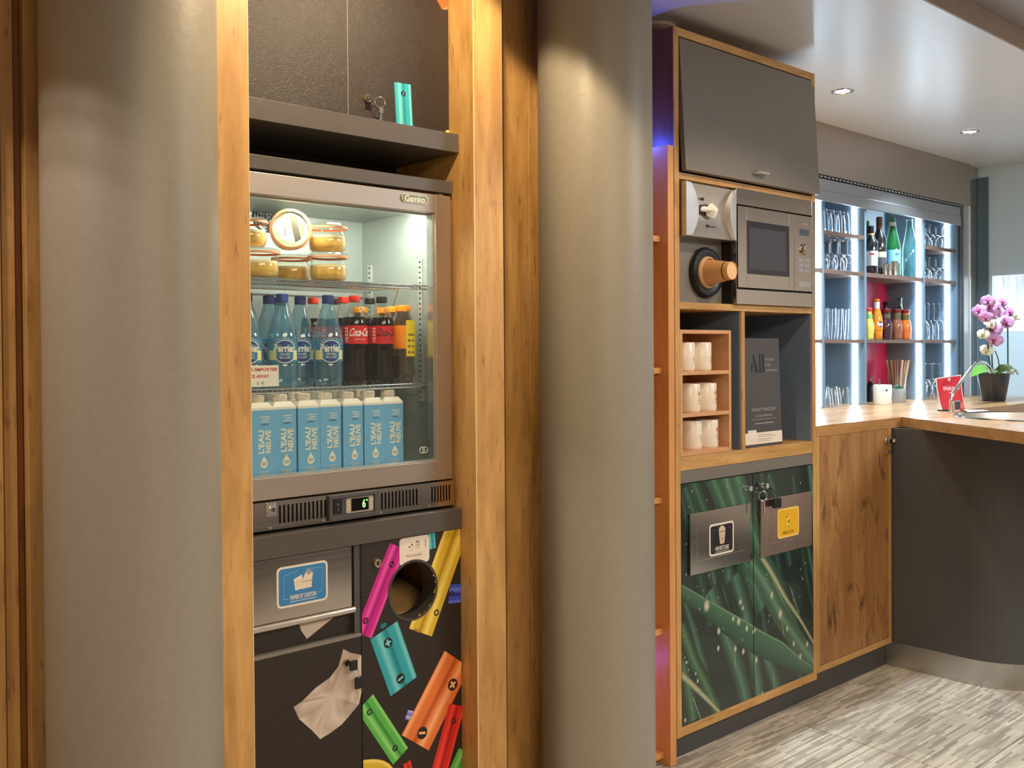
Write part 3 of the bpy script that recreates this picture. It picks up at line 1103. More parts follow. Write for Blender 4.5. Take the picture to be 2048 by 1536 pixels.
def cola_bottle(x, y, z, label, cap_mat, txt_mat, group):
    t = thing('cola_bottle', label, 'bottle', (x, y, z), group)
    low = [(0, 0.006), (0.014, 0.003), (0.022, 0.0), (0.029, 0.004), (0.0325, 0.016), (0.0318, 0.040), (0.0290, 0.066), (0.0288, 0.084), (0.0318, 0.101), (0.0330, 0.108), (0.0330, 0.154), (0.0322, 0.166), (0.0295, 0.178), (0, 0.1785)]
    nk = [(0.0295, 0.178), (0.0245, 0.190), (0.0175, 0.204), (0.0135, 0.213), (0.0130, 0.221)]
    MB().lathe([(r, h + z) for r, h in low], (x, y, 0), 28).build('bottle_body', cola_m, t, smooth=50)
    MB().lathe([(r, h + z) for r, h in nk], (x, y, 0), 28).build('bottle_neck', pet_m, t, smooth=50)
    MB().lathe([(0.0133, z + 0.218), (0.0150, z + 0.2185), (0.0150, z + 0.2325), (0.0135, z + 0.235), (0, z + 0.235)], (x, y, 0), 24).build('cap', cap_mat, t, smooth=40)
    q = MB()
    R = 0.0334
    arc_patch(q, -0.104, 0.104, z + 0.108, z + 0.156, x, y, R, 48)
    l = q.build('label', lab_red, t)
    q = MB()
    text_into(q, 'Coca-Cola', -0.020, 0.044, z + 0.1275, z + 0.149, 0, bold=0.018, shear=0.35, bend=(x, y, R + 0.0003))
    text_into(q, 'GOÛT ORIGINAL' if txt_mat is txt_white else 'ZÉRO SUCRES', -0.006, 0.026, z + 0.1185, z + 0.1225, 0, bend=(x, y, R + 0.0003))
    q.build('lettering', txt_mat, l)
    q = MB()
    arc_patch(q, -0.034, -0.026, z + 0.113, z + 0.151, x, y, R + 0.0003, 3)
    q.build('nutrition_box', pm('box_cream', S(236, 224, 206), 0.5), l)
    q = MB()
    for k in range(4):
        bent_disc(q, -0.030, z + 0.118 + 0.0088 * k, 0.003, x, y, R + 0.0005, 10)
    q.build('fine_print', txt_red, l)
    t.rotation_euler.z = math.radians(-20)
    return t


CO = 'cola bottles on the middle wire shelf'
ca = cola_bottle(1.376, 2.180, Z0, 'front cola bottle with red cap and white script on its red label', cap_red, txt_white, CO)
copy_tree(ca, (1.384, 2.248, Z0), math.radians(-16), 'red-capped cola bottle directly behind the front red-capped one')
copy_tree(ca, (1.336, 2.325, Z0), math.radians(-16), 'red-capped cola bottle at the back behind the water bottles')
cz = cola_bottle(1.461, 2.180, Z0, 'front black-capped cola bottle with black script on its red label', blackpl, txt_black, CO)
copy_tree(cz, (1.469, 2.250, Z0), math.radians(-24), 'black-capped cola bottle directly behind the front black-capped one')
copy_tree(cz, (1.404, 2.325, Z0), math.radians(-24), 'black-capped cola bottle at the back behind the red caps')

# juice bottles
tea_pet = clear('juice_pet', (0.80, 0.72, 0.62, 1), 0.8, 0.08, 1.8, body=S(60, 40, 26), bodyfac=0.45)
cap_or = pm('orange_cap', S(246, 152, 24), 0.4, var=0.04)
lab_or = pm('label_orange', S(240, 142, 24), 0.45, var=0.08)
lab_ye = pm('label_yellow', S(238, 208, 30), 0.45, var=0.05)
x, y, z = 1.531, 2.180, Z0
ju = thing('juice_bottle', 'front right juice bottle with orange cap and yellow label', 'bottle', (x, y, z), 'juice bottles on the middle wire shelf')
MB().lathe([(r, h + z) for r, h in [(0, 0.004), (0.024, 0.0), (0.031, 0.006), (0.0325, 0.03), (0.0300, 0.055), (0.0320, 0.075), (0.0330, 0.105), (0.0325, 0.150), (0.029, 0.172), (0.0215, 0.188), (0.0195, 0.196), (0.0195, 0.200)]], (x, y, 0), 28).build('bottle_body', tea_pet, ju, smooth=50)
MB().lathe([(0.0198, z + 0.1965), (0.0215, z + 0.197), (0.0215, z + 0.2105), (0.0200, z + 0.213), (0, z + 0.213)], (x, y, 0), 24).build('cap', cap_or, ju, smooth=40)
q = MB()
arc_patch(q, -0.052, 0.002, z + 0.095, z + 0.158, x, y, 0.0336, 14)
q.build('label', lab_or, ju)
q = MB()
arc_patch(q, 0.002, 0.036, z + 0.074, z + 0.172, x, y, 0.0336, 10)
l2 = q.build('back_label', lab_ye, ju)
q = MB()
arc_patch(q, 0.008, 0.030, z + 0.130, z + 0.135, x, y, 0.0339, 6)
for k in range(3):
    for x_ in (0.006, 0.020):
        arc_patch(q, x_, x_ + 0.009, z + 0.082 + 0.016 * k, z + 0.088 + 0.016 * k, x, y, 0.0339, 3)
q.build('fine_print', pm('label_print', S(120, 104, 40), 0.5), l2)
ju.rotation_euler.z = math.radians(-24)
for (a, c_), lb_ in (((1.546, 2.252), 'orange-capped juice bottle right behind the front juice bottle'),
                     ((1.486, 2.325), 'orange-capped bottle at the back behind the black-capped colas'),
                     ((1.560, 2.325), 'orange-capped bottle at the back right corner of the wire shelf')):
    copy_tree(ju, (a, c_, Z0), math.radians(random.uniform(-60, 10)), lb_)

# price card
pc = thing('price_card', 'white price card with red capitals on the middle wire shelf', 'card', (1.07, 2.136, 1.273))
MB().box(1.010, 1.1295, 2.1325, 2.1350, 1.2725, 1.3235).build('card', paper_m, pc)
q = MB()
text_into(q, 'À EMPORTER', 1.0535, 1.1265, 1.3095, 1.3195, 2.1322, bold=0.03)
text_into(q, 'TAKE AWAY', 1.040, 1.1045, 1.2935, 1.3015, 2.1322, bold=0.03)
q.build('lettering', txt_red, pc)
lettering(pc, '0 €', 1.072, 1.0915, 1.2770, 1.2855, 2.1322, txt_grey)

# water cartons
cart_blue = pm('carton_blue', S(112, 176, 220), 0.42, var=0.05, scale=8)
cart_white = pm('carton_white', S(238, 232, 222), 0.42, var=0.02)
cart_cap = pm('carton_cap', S(236, 224, 208), 0.45, var=0.02)
cart_txt = pm('carton_print', S(238, 232, 214), 0.5, var=0.01)
CW = 0.0610
CZ = 1.0455
x0 = 1.0575
ctn = thing('water_carton', 'blue water carton, leftmost of the front row', 'carton', (x0 + CW / 2, 2.138 + CW / 2, CZ), 'water cartons on the refrigerator floor')
x1, y0, y1 = x0 + CW, 2.138, 2.138 + CW
MB().box(x0, x1, y0, y1, CZ, CZ + 0.170).build('carton_body', cart_blue, ctn, bevel=0.0015)
q = MB()
cxm, cym = (x0 + x1) / 2, (y0 + y1) / 2
ra = [(x0 + 0.0006, y0 + 0.0006), (x1 - 0.0006, y0 + 0.0006), (x1 - 0.0006, y1 - 0.0006), (x0 + 0.0006, y1 - 0.0006)]
rb = [(cxm + 0.021 * i, cym + 0.021 * j) for i, j in ((-1, -1), (1, -1), (1, 1), (-1, 1))]
zz = [(ra, CZ + 0.170), (ra, CZ + 0.1755), (rb, CZ + 0.188)]
base_i = 0
for ring, z in zz:
    q.v += [(a, c_, z) for a, c_ in ring]
for k in range(2):
    for i in range(4):
        j = (i + 1) % 4
        q.f.append((k * 4 + i, k * 4 + j, k * 4 + 4 + j, k * 4 + 4 + i))
        q.m.append(0)
q.f.append((8, 9, 10, 11))
q.m.append(0)
q.build('shoulder', cart_white, ctn)
q = MB().lathe([(0.0165, CZ + 0.187), (0.0165, CZ + 0.190), (0.0180, CZ + 0.1905), (0.0180, CZ + 0.2045), (0.0165, CZ + 0.206), (0, CZ + 0.206)], (cxm, cym, 0), 24)
for k in range(24):
    a = 2 * PI * k / 24
    q.box(cxm + 0.018 * math.cos(a) - 0.0006, cxm + 0.018 * math.cos(a) + 0.0006, cym + 0.018 * math.sin(a) - 0.0006, cym + 0.018 * math.sin(a) + 0.0006, CZ + 0.192, CZ + 0.203)
q.build('cap', cart_cap, ctn, smooth=40)
yf = y0 - 0.0004
xo = x0 + 0.019
q = MB()
text_into(q, "L'EAU", xo, xo + 0.0155, CZ + 0.0655, CZ + 0.122, yf, bold=0.035, rot=90)
text_into(q, 'NEUVE', xo + 0.0185, xo + 0.0335, CZ + 0.0665, CZ + 0.121, yf, bold=0.03, rot=90)
dp = [(xo + 0.0150, CZ + 0.0590)] + [(xo + 0.0150 + 0.0098 * math.cos(math.radians(a)), CZ + 0.0400 + 0.0098 * math.sin(math.radians(a))) for a in range(40, -221, -20)]
q.face([(a, yf, c_) for a, c_ in dp[::-1]])
q.build('lettering', cart_txt, ctn)
q = MB()
text_into(q, '50', xo + 0.0090, xo + 0.0210, CZ + 0.0365, CZ + 0.0445, yf - 0.0002)
for k in range(3):
    q.box(xo + 0.0065 * k + 0.008, xo + 0.0065 * k + 0.013, yf - 0.0002, yf, CZ + 0.1345, CZ + 0.1365)
q.build('dark_print', pm('carton_navy', S(30, 52, 84), 0.5, var=0.01), ctn)
q = MB()
for k, (a, w_) in enumerate(((0.008, 0.022), (0.012, 0.018), (0.006, 0.024))):
    q.box(xo + a, xo + a + w_, yf - 0.0001, yf + 0.0003, CZ + 0.1415 + 0.0055 * k, CZ + 0.1432 + 0.0055 * k)
for k in range(6):
    q.tube([(xo + 0.0035 + 0.0045 * k + 0.0018 * math.cos(t), yf, CZ + 0.0205 + 0.0018 * math.sin(t)) for t in [2 * PI * i / 10 for i in range(10)]], 0.0004, 4, True)
q.box(xo + 0.008, xo + 0.024, yf - 0.0001, yf + 0.0003, CZ + 0.0145, CZ + 0.0155)
q.build('fine_print', cart_txt, ctn)
ordn = ['second', 'third', 'fourth', 'fifth', 'sixth']
for k in range(1, 7):
    copy_tree(ctn, (x0 + CW / 2 + 0.0638 * k, 2.138 + CW / 2 + random.uniform(0, 0.004), CZ), math.radians(random.uniform(-5, 1)),
              'blue water carton, %s from the left in the front row' % ordn[k - 1] if k < 6 else 'blue water carton at the right end of the front row')
for k, o_ in enumerate(['first'] + ordn):
    copy_tree(ctn, (x0 + CW / 2 + 0.0655 * k + 0.012, 2.212 + CW / 2 + random.uniform(0, 0.004), CZ), math.radians(random.uniform(-4, 4)),
              'water carton, %s from the left in the second row, only its cap showing' % o_)

# ------------------------------------------------------------------ recycling cabinet under the refrigerator
rec = thing('recycling_cabinet', 'black recycling cabinet with battery artwork under the refrigerator', 'cabinet', (1.32, 2.1, 0))
MB().box(0.9935, 1.6365, 2.060, 2.50, 0.872, 0.926).build('top_rail', rail_m, rec, bevel=0.001)
MB().box(0.9935, 1.6365, 2.11, 2.13, 0.0, 0.09).build('plinth', grey_m, rec)
b = MB()
b.box(0.9935, 1.010, 2.075, 2.5, 0.09, 0.871)
b.box(1.300, 1.319, 2.072, 2.5, 0.09, 0.871)
b.box(0.9935, 1.300, 2.105, 2.12, 0.640, 0.72)
b.box(1.010, 1.300, 2.48, 2.5, 0.09, 0.871)
b.build('carcass', greypl, rec)
fl_ = MB().box(0.9945, 1.2895, 2.066, 2.076, 0.7205, 0.8705).build('paper_flap', steel_s, rec, bevel=0.001)
MB().tube([(0.9945, 2.067, 0.711), (1.296, 2.067, 0.711)], 0.0085, 12).build('rounded_lip', pm('lip_steel', (0.72, 0.68, 0.62, 1), 0.25, 0.9, var=0.03), rec, smooth=50)
rec_panel = MB().box(0.9935, 1.2995, 2.085, 2.104, 0.643, 0.704).build('recess_panel', black_m, rec)
ld = MB().box(0.9945, 1.3165, 2.068, 2.088, 0.095, 0.6395).build('door', black_m, rec, bevel=0.0008)
MB().box(0.9945, 1.3165, 2.0665, 2.088, 0.6400, 0.6475).build('edge_band', pm('grey_edge', S(128, 122, 116), 0.35), rec)
HX, HZ, HR = 1.4775, 0.7285, 0.0765
rd = MB()
# door with a round hole: frame of quads from the hole rim to the door outline
n = 48
X0_, X1_, Z0_, Z1_ = 1.3185, 1.6365, 0.095, 0.8705


def outl(a):
    ca, sa = math.cos(a), math.sin(a)
    t = min(((X1_ - HX) if ca > 0 else (X0_ - HX)) / ca if abs(ca) > 1e-9 else 9, ((Z1_ - HZ) if sa > 0 else (Z0_ - HZ)) / sa if abs(sa) > 1e-9 else 9)
    return (HX + ca * t, HZ + sa * t)


angs = sorted([2 * PI * i / n for i in range(n)] + [math.atan2(z - HZ, x - HX) % (2 * PI) for x in (X0_, X1_) for z in (Z0_, Z1_)])
for i in range(len(angs)):
    a, c_ = angs[i], angs[(i + 1) % len(angs)]
    p, q_ = outl(a), outl(c_)
    h0, h1 = (HX + HR * math.cos(a), HZ + HR * math.sin(a)), (HX + HR * math.cos(c_), HZ + HR * math.sin(c_))
    for y in (2.068, 2.086):
        rd.face([(h0[0], y, h0[1]), (p[0], y, p[1]), (q_[0], y, q_[1]), (h1[0], y, h1[1])])
    rd.face([(p[0], 2.068, p[1]), (p[0], 2.086, p[1]), (q_[0], 2.086, q_[1]), (q_[0], 2.068, q_[1])])
rdo = rd.build('door', black_m, rec)
MB().lathe([(HR - 0.0002, -0.055), (HR - 0.0002, -0.001), (HR + 0.0038, 0.0006), (HR + 0.0036, 0.0014), (HR - 0.003, 0.0014), (HR - 0.003, -0.055)], (HX, 2.068, HZ), 48, 'y').build('hole_sleeve', pm('sleeve_grey', S(66, 62, 60), 0.4), rec, smooth=40)
b = MB()
b.box(1.33, 1.62, 2.40, 2.41, 0.45, 0.86)
b.box(1.33, 1.335, 2.13, 2.40, 0.45, 0.86)
b.build('bin_inside', dark_m, rec)
MB().prism([(2.135, 0.655), (2.38, 0.705), (2.38, 0.700), (2.135, 0.650)], 1.34, 1.615, 'yz').build('cardboard_tray', pm('cardboard', S(196, 156, 104), 0.8, var=0.06), rec)
MB().box(0.9935, 1.6365, 2.13, 2.14, 0.09, 0.6).build('body_back', dark_m, rec)
lock(rdo, 1.366, 2.068, 0.816, 0.0125)


def sticker(parent, x0, x1, z0, z1, y, r, rim, fill, name='sticker', w=0.005):
    s_ = MB().prism(rr(x0, x1, z0, z1, r), y - 0.0006, y).build(name, rim, parent)
    MB().prism(rr(x0 + w, x1 - w, z0 + w, z1 - w, r * 0.7), y - 0.0009, y - 0.0006).build('sticker_field', fill, s_)
    return s_


blue_st = pm('sticker_blue', S(58, 128, 186), 0.4, var=0.04)
stw = pm('sticker_white', S(232, 220, 206), 0.45, var=0.02)
st = sticker(fl_, 1.0835, 1.2205, 0.7495, 0.847, 2.0658, 0.012, stw, blue_st)
q = MB()
text_into(q, 'PAPIER ET CARTON', 1.118, 1.188, 0.7655, 0.7765, 2.0646, bold=0.02)
q.box(1.118, 1.188, 2.0644, 2.0647, 0.7605, 0.7618)
q.build('lettering', stw, st)
q = MB()
for pts in ([(1.101, 0.769), (1.101, 0.825), (1.140, 0.833)], [(1.172, 0.833), (1.2055, 0.831), (1.2055, 0.7755), (1.195, 0.772)], [(1.101, 0.769), (1.113, 0.769)]):
    q.tube([(a, 2.0648, c_) for a, c_ in pts], 0.0006, 4)
q.build('line_frame', pm('sticker_line', S(150, 190, 220), 0.5), st)
q = Print((1.0, 1.3, 0.7, 0.9))
cr_ = S(240, 226, 200)
q.flat([(1.128, 0.814), (1.150, 0.822), (1.152, 0.789), (1.132, 0.786)], cr_)
q.flat([(1.149, 0.806), (1.163, 0.832), (1.180, 0.822), (1.177, 0.806), (1.176, 0.788), (1.150, 0.787)], S(226, 212, 190))
q.flat([(1.158, 0.826), (1.166, 0.836), (1.178, 0.826), (1.170, 0.818)], S(150, 160, 170))
for k in range(4):
    q.flat([(1.133, 0.793 + 0.005 * k), (1.148, 0.795 + 0.005 * k), (1.148, 0.796 + 0.005 * k), (1.133, 0.794 + 0.005 * k)], S(150, 140, 126))
q.flat([(1.149, 0.803), (1.177, 0.805), (1.177, 0.8062), (1.149, 0.8042)], S(120, 110, 100))
q.build('paper_icon', 2.0647, ink_m, st)

ws = MB()
wp = [p for p in rr(1.4345, 1.5305, 0.797, 0.8685, 0.010) ]
cut = []
for a, c_ in wp:
    d = math.hypot(a - HX, c_ - HZ)
    if d < HR + 0.003:
        s_ = (HR + 0.003) / d
        a, c_ = HX + (a - HX) * s_, HZ + (c_ - HZ) * s_
    cut.append((a, c_))
# follow the rim of the hole along the lower edge
lo_l, lo_r = (1.4445, 0.797), (1.5205, 0.797)
arc = [(HX + (HR + 0.003) * math.cos(math.radians(t)), HZ + (HR + 0.003) * math.sin(math.radians(t))) for t in range(118, 61, -6)]
arc = [p for p in arc if p[1] > 0.797]
out = []
for p in rr(1.4345, 1.5305, 0.797, 0.8685, 0.010):
    out.append(p)
k = out.index(min(out, key=lambda p: (p[1] - 0.797) ** 2 * 9 + (p[0] - 1.4445) ** 2))
out = out[:k + 1] + arc + out[k + 1:]
wst = ws.prism(out, 2.0668, 2.0678).build('sticker', stw, rdo)
q = MB()
text_into(q, 'PILES USAGÉES', 1.456, 1.506, 0.8165, 0.8245, 2.0666, bold=0.012)
q.build('lettering', txt_grey, wst)
q = Print((1.4, 1.6, 0.7, 0.9))
dk = S(60, 48, 44)
q.flat([(1.474, 0.853), (1.4715, 0.846), (1.478, 0.845)], dk)
q.flat([(1.466, 0.847), (1.463, 0.841), (1.470, 0.842)], dk)
q.flat([(1.487, 0.855), (1.497, 0.857), (1.497, 0.8545), (1.487, 0.8525)], dk)
for a, c_, w_, h_ in ((1.4865, 0.838, 0.0008, 0.013), (1.4985, 0.839, 0.0008, 0.013), (1.4865, 0.838, 0.0125, 0.0008), (1.4865, 0.851, 0.0125, 0.0008), (1.466, 0.834, 0.010, 0.0007), (1.491, 0.843, 0.0035, 0.006), (1.517, 0.836, 0.0018, 0.022)):
    q.flat([(a, c_), (a + w_, c_), (a + w_, c_ + h_), (a, c_ + h_)], S(140, 122, 108))
q.build('battery_icon', 2.0667, ink_m, wst)

# battery artwork on the hole door
prints((1.3190, 1.6362, 0.0955, 0.8700), 2.0677, rdo, [
    [('strip', [(1.430, 0.850), (1.323, 0.640)], 0.0275, prof('magenta'), 24), ('badge', 1.4105, 0.806, 0.0085, '-', -0.6, bcol('magenta')), ('badge', 1.330, 0.6755, 0.0085, '+', 0.3, bcol('magenta'))],
    [('strip', [(1.5965, 0.697), (1.66, 0.690)], 0.0255, prof('blue', -1), 6), ('badge', 1.606, 0.697, 0.008, '-', 1.4, bcol('blue'))],
    [('strip', [(1.640, 0.900), (1.500, 0.612)], 0.041, prof('yellow', -1), 60), ('flat', [(1.478, 0.628), (1.482, 0.620), (1.497, 0.611), (1.495, 0.620)], bcol('yellow', 0)), ('badge', 1.553, 0.655, 0.009, '+', 0.2, bcol('yellow'))],
    [('strip', [(1.536, 0.90), (1.541, 0.828)], 0.0115, prof('teal'), 8)],
    [('strip', [(1.385, 0.641), (1.445, 0.482)], 0.0445, prof('teal'), 8), ('flat', [(1.372, 0.650), (1.376, 0.657), (1.386, 0.660), (1.394, 0.658), (1.392, 0.650), (1.380, 0.646)], bcol('teal', 0)), ('badge', 1.397, 0.606, 0.0135, '+', 0.3, bcol('teal', 2)), ('badge', 1.435, 0.505, 0.0135, '-', 0.5, bcol('teal', 2))],
    [('strip', [(1.453, 0.407), (1.500, 0.385)], 0.012, prof('lilac'), 6)],
    [('strip', [(1.622, 0.515), (1.480, 0.325)], 0.054, prof('orange', -1), 10), ('badge', 1.606, 0.449, 0.0165, '+', 0.5, bcol('orange', 2)), ('badge', 1.503, 0.345, 0.0165, '-', -0.2, bcol('orange', 2))],
    [('strip', [(1.326, 0.470), (1.433, 0.303)], 0.0285, prof('green'), 8), ('badge', 1.339, 0.442, 0.0085, '+', 0.3, bcol('green')), ('badge', 1.416, 0.329, 0.0085, '-', 0.9, bcol('green'))],
    [('strip', [(1.620, 0.390), (1.545, 0.190)], 0.0285, prof('red'), 8), ('badge', 1.608, 0.350, 0.0085, '-', 0.6, bcol('red'))],
    [('strip', [(1.30, 0.300), (1.385, 0.262), (1.42, 0.10)], 0.030, prof('yellow'), 8)],
    [('strip', [(1.452, 0.282), (1.475, 0.18)], 0.012, prof('red'), 6)],
    [('strip', [(1.650, 0.255), (1.56, 0.12)], 0.030, prof('green'), 6)]], (HX, HZ, HR + 0.0006))

# crumpled paper printed on the left door, and the paper corner printed on the recess panel
pr = Print((0.995, 1.3163, 0.0955, 0.6393))
base = [S(188, 170, 156), S(206, 190, 178), S(172, 154, 142), S(214, 200, 188)]
outl_ = [(1.264, 0.618), (1.2855, 0.604), (1.3165, 0.592), (1.3165, 0.50), (1.308, 0.470), (1.286, 0.452), (1.258, 0.432), (1.228, 0.420), (1.197, 0.412), (1.176, 0.438), (1.140, 0.476), (1.126, 0.508), (1.150, 0.517), (1.186, 0.540), (1.226, 0.556), (1.250, 0.578)]
pr.flat(outl_, base[0])
rnd = random.Random(5)
cp = (1.236, 0.508)
ins = [(cp[0] + (a - cp[0]) * t + rnd.uniform(-.008, .008), cp[1] + (c_ - cp[1]) * t + rnd.uniform(-.008, .008)) for a, c_ in outl_ for t in (rnd.uniform(0.45, 0.7),)]
N_ = len(outl_)
pr.layer += 1
for i in range(N_):
    j = (i + 1) % N_
    c0, c1, c2 = [base[rnd.randrange(4)] for _ in range(3)]
    pr.poly([outl_[i] + (c0,), outl_[j] + (c1,), ins[j] + (c2,)])
    pr.poly([outl_[i] + (c0,), ins[j] + (c2,), ins[i] + (c1,)])
    pr.poly([ins[i] + (c1,), ins[j] + (c2,), cp + (base[1],)])
pr.build('paper_print', 2.0677, ink_m, ld)
pr = Print((0.9945, 1.2995, 0.6435, 0.7035))
pr.flat([(1.150, 0.704), (1.262, 0.704), (1.173, 0.658), (1.158, 0.680)], S(204, 188, 172))
pr.build('paper_print', 2.0846, ink_m, rec_panel)
lock(ld, 1.272, 2.068, 0.583, 0.010)


# keys in locks: each set one thing
def ring_pts(c, r, ax1, ax2, n=20):
    return [tuple(Vector(c) + Vector(ax1) * (r * math.cos(2 * PI * i / n)) + Vector(ax2) * (r * math.sin(2 * PI * i / n))) for i in range(n)]


def key_set(label, x, y, z, black=True, two=True):
    t = thing('key_set', label, 'keys', (x, y, z))
    head = blackpl if black else chrome
    MB().box(x - 0.0015, x + 0.0015, y - 0.014, y, z - 0.004, z + 0.004).build('key_shank', chrome, t)
    MB().prism(rr(x - 0.012, x + 0.010, z - 0.013, z + 0.012, 0.004), y - 0.019, y - 0.014).build('key_head', head, t, bevel=0.001) if black else \
        MB().prism(rr(x - 0.009, x + 0.009, z - 0.009, z + 0.009, 0.006), y - 0.0175, y - 0.014).build('key_head', head, t)
    if two:
        MB().tube(ring_pts((x + 0.004, y - 0.0165, z - 0.018), 0.014, (0.8, -0.6, 0), (0, 0, 1)), 0.0013, 6, True).build('key_ring', chrome, t, smooth=60)
    return t


ks = key_set('bunch of steel keys hanging from the lock of the black upper cupboard', 1.372, 2.098, 2.004, False, False)
MB().tube(ring_pts((1.394, 2.080, 1.994), 0.0135, (0.9, -0.4, 0), (0, 0, 1)), 0.0013, 6, True).build('key_ring', chrome, ks, smooth=60)
for dx, dz, tilt, ln in ((1.396, 1.979, 0.12, 0.046), (1.391, 1.979, -0.12, 0.040)):
    k = MB()
    k.prism(rr(dx - 0.006, dx + 0.006, dz - 0.016, dz + 0.001, 0.005), 2.072 + tilt * 0.02, 2.0745 + tilt * 0.02)
    k.prism([(dx - 0.0025, dz - 0.015), (dx + 0.0025, dz - 0.015), (dx + 0.0030 + tilt * 0.03, dz - ln), (dx - 0.0016 + tilt * 0.03, dz - ln)], 2.072 + tilt * 0.02, 2.074 + tilt * 0.02)
    k.build('hanging_key', chrome if tilt > 0 else brass, ks)
k2 = key_set('two black-headed keys at the lock of the lower left recycling door', 1.280, 2.061, 0.580, True, False)
MB().prism(rr(1.2860, 1.3085, 0.516, 0.546, 0.004), 2.0480, 2.0530).build('hanging_key_head', blackpl, k2, bevel=0.001)
MB().prism([(1.293, 0.516), (1.299, 0.516), (1.2965, 0.488), (1.2925, 0.490)], 2.0495, 2.0515).build('hanging_key', brass, k2)
MB().tube([(1.288, 2.046, 0.576), (1.293, 2.0445, 0.562), (1.297, 2.047, 0.546), (1.295, 2.051, 0.542)], 0.0012, 5).build('key_ring', chrome, k2)

# ------------------------------------------------------------------ open bookcase behind the right pillar
bk = thing('open_bookcase', 'narrow beech bookcase between the right pillar and the tall cabinet', 'bookcase', (2.34, 2.15, 0))
MB().box(2.445, 2.475, 2.0, 2.28, 0.0, 2.016).build('upright', beech_z, bk, bevel=0.001)
MB().box(2.205, 2.235, 2.0, 2.28, 0.0, 2.016).build('upright', beech_z, bk, bevel=0.001)
MB().box(2.235, 2.445, 2.26, 2.28, 0.0, 2.016).build('back', beech_z, bk)
for z in (1.704, 1.277, 0.855, 0.427, 0.022):
    MB().box(2.2355, 2.4445, 2.028, 2.26, z, z + 0.019).build('shelf', beech_x, bk, bevel=0.001)

# ------------------------------------------------------------------ tall cabinet
TX0, TX1 = 2.478, 3.325
tall = thing('tall_cabinet', 'tall oak cabinet with grey flap, niches and two grass-printed doors', 'cabinet', ((TX0 + TX1) / 2, 2.2, 0))
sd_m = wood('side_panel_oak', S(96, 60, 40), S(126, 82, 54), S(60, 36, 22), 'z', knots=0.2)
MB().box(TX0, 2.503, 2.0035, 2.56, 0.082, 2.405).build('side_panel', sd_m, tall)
MB().box(TX0, 2.503, 2.0, 2.0034, 0.082, 2.405).build('edge_band', oak_z, tall)
MB().box(3.3005, TX1, 2.0, 2.56, 0.082, 2.405).build('side_panel', oak_z, tall, bevel=0.001)
for nm, z0, z1 in (('top_panel', 2.378, 2.405), ('shelf', 1.913, 1.935), ('shelf', 1.4875, 1.5105), ('shelf', 0.956, 1.001), ('bottom_panel', 0.082, 0.114)):
    MB().box(2.5032, 3.3003, 2.0005, 2.55, z0, z1).build(nm, oak_x, tall, bevel=0.001)
MB().box(2.503, 3.300, 2.54, 2.555, 0.114, 2.378).build('back_panel', navy_m, tall)
MB().box(2.8445, 2.8655, 2.001, 2.54, 1.0012, 1.4873).build('divider', oak_z, tall, bevel=0.001)
for x0, x1 in ((2.8400, 2.8443), (2.8657, 2.8690), (3.2965, 3.3003)):
    MB().box(x0, x1, 2.006, 2.54, 1.0015, 1.487).build('niche_lining', navy_m, tall)
MB().box(2.5035, 3.3272, 2.034, 2.06, 0.0, 0.0815).build('plinth', bar_front_m, tall)
MB().box(2.503, 2.7865, 2.042, 2.06, 1.5107, 1.9128).build('niche_panel', grey_m, tall)
MB().box(2.7868, 2.792, 2.0, 2.4, 1.5107, 1.9128).build('niche_lining', dark_m, tall)
MB().box(2.5035, 3.3, 2.003, 2.02, 0.914, 0.9555).build('front_rail', grey_m, tall)
# top-hung flap standing slightly open
fl = MB().prism([(2.001, 2.374), (1.9755, 1.940), (1.9945, 1.9385), (2.020, 2.373)], 2.5085, 3.3185, 'yz').build('flap_door', grey_m, tall, bevel=0.001)
h = MB().tube([(2.882, 1.979, 1.9745), (2.882, 1.956, 1.973), (2.945, 1.956, 1.975), (2.945, 1.979, 1.976)], 0.0055, 10)
h.build('handle', chrome, fl, smooth=50)
b = MB()
b.box(2.5035, 2.5075, 2.02, 2.3, 1.94, 2.37)
b.build('niche_lining', dark_m, tall)


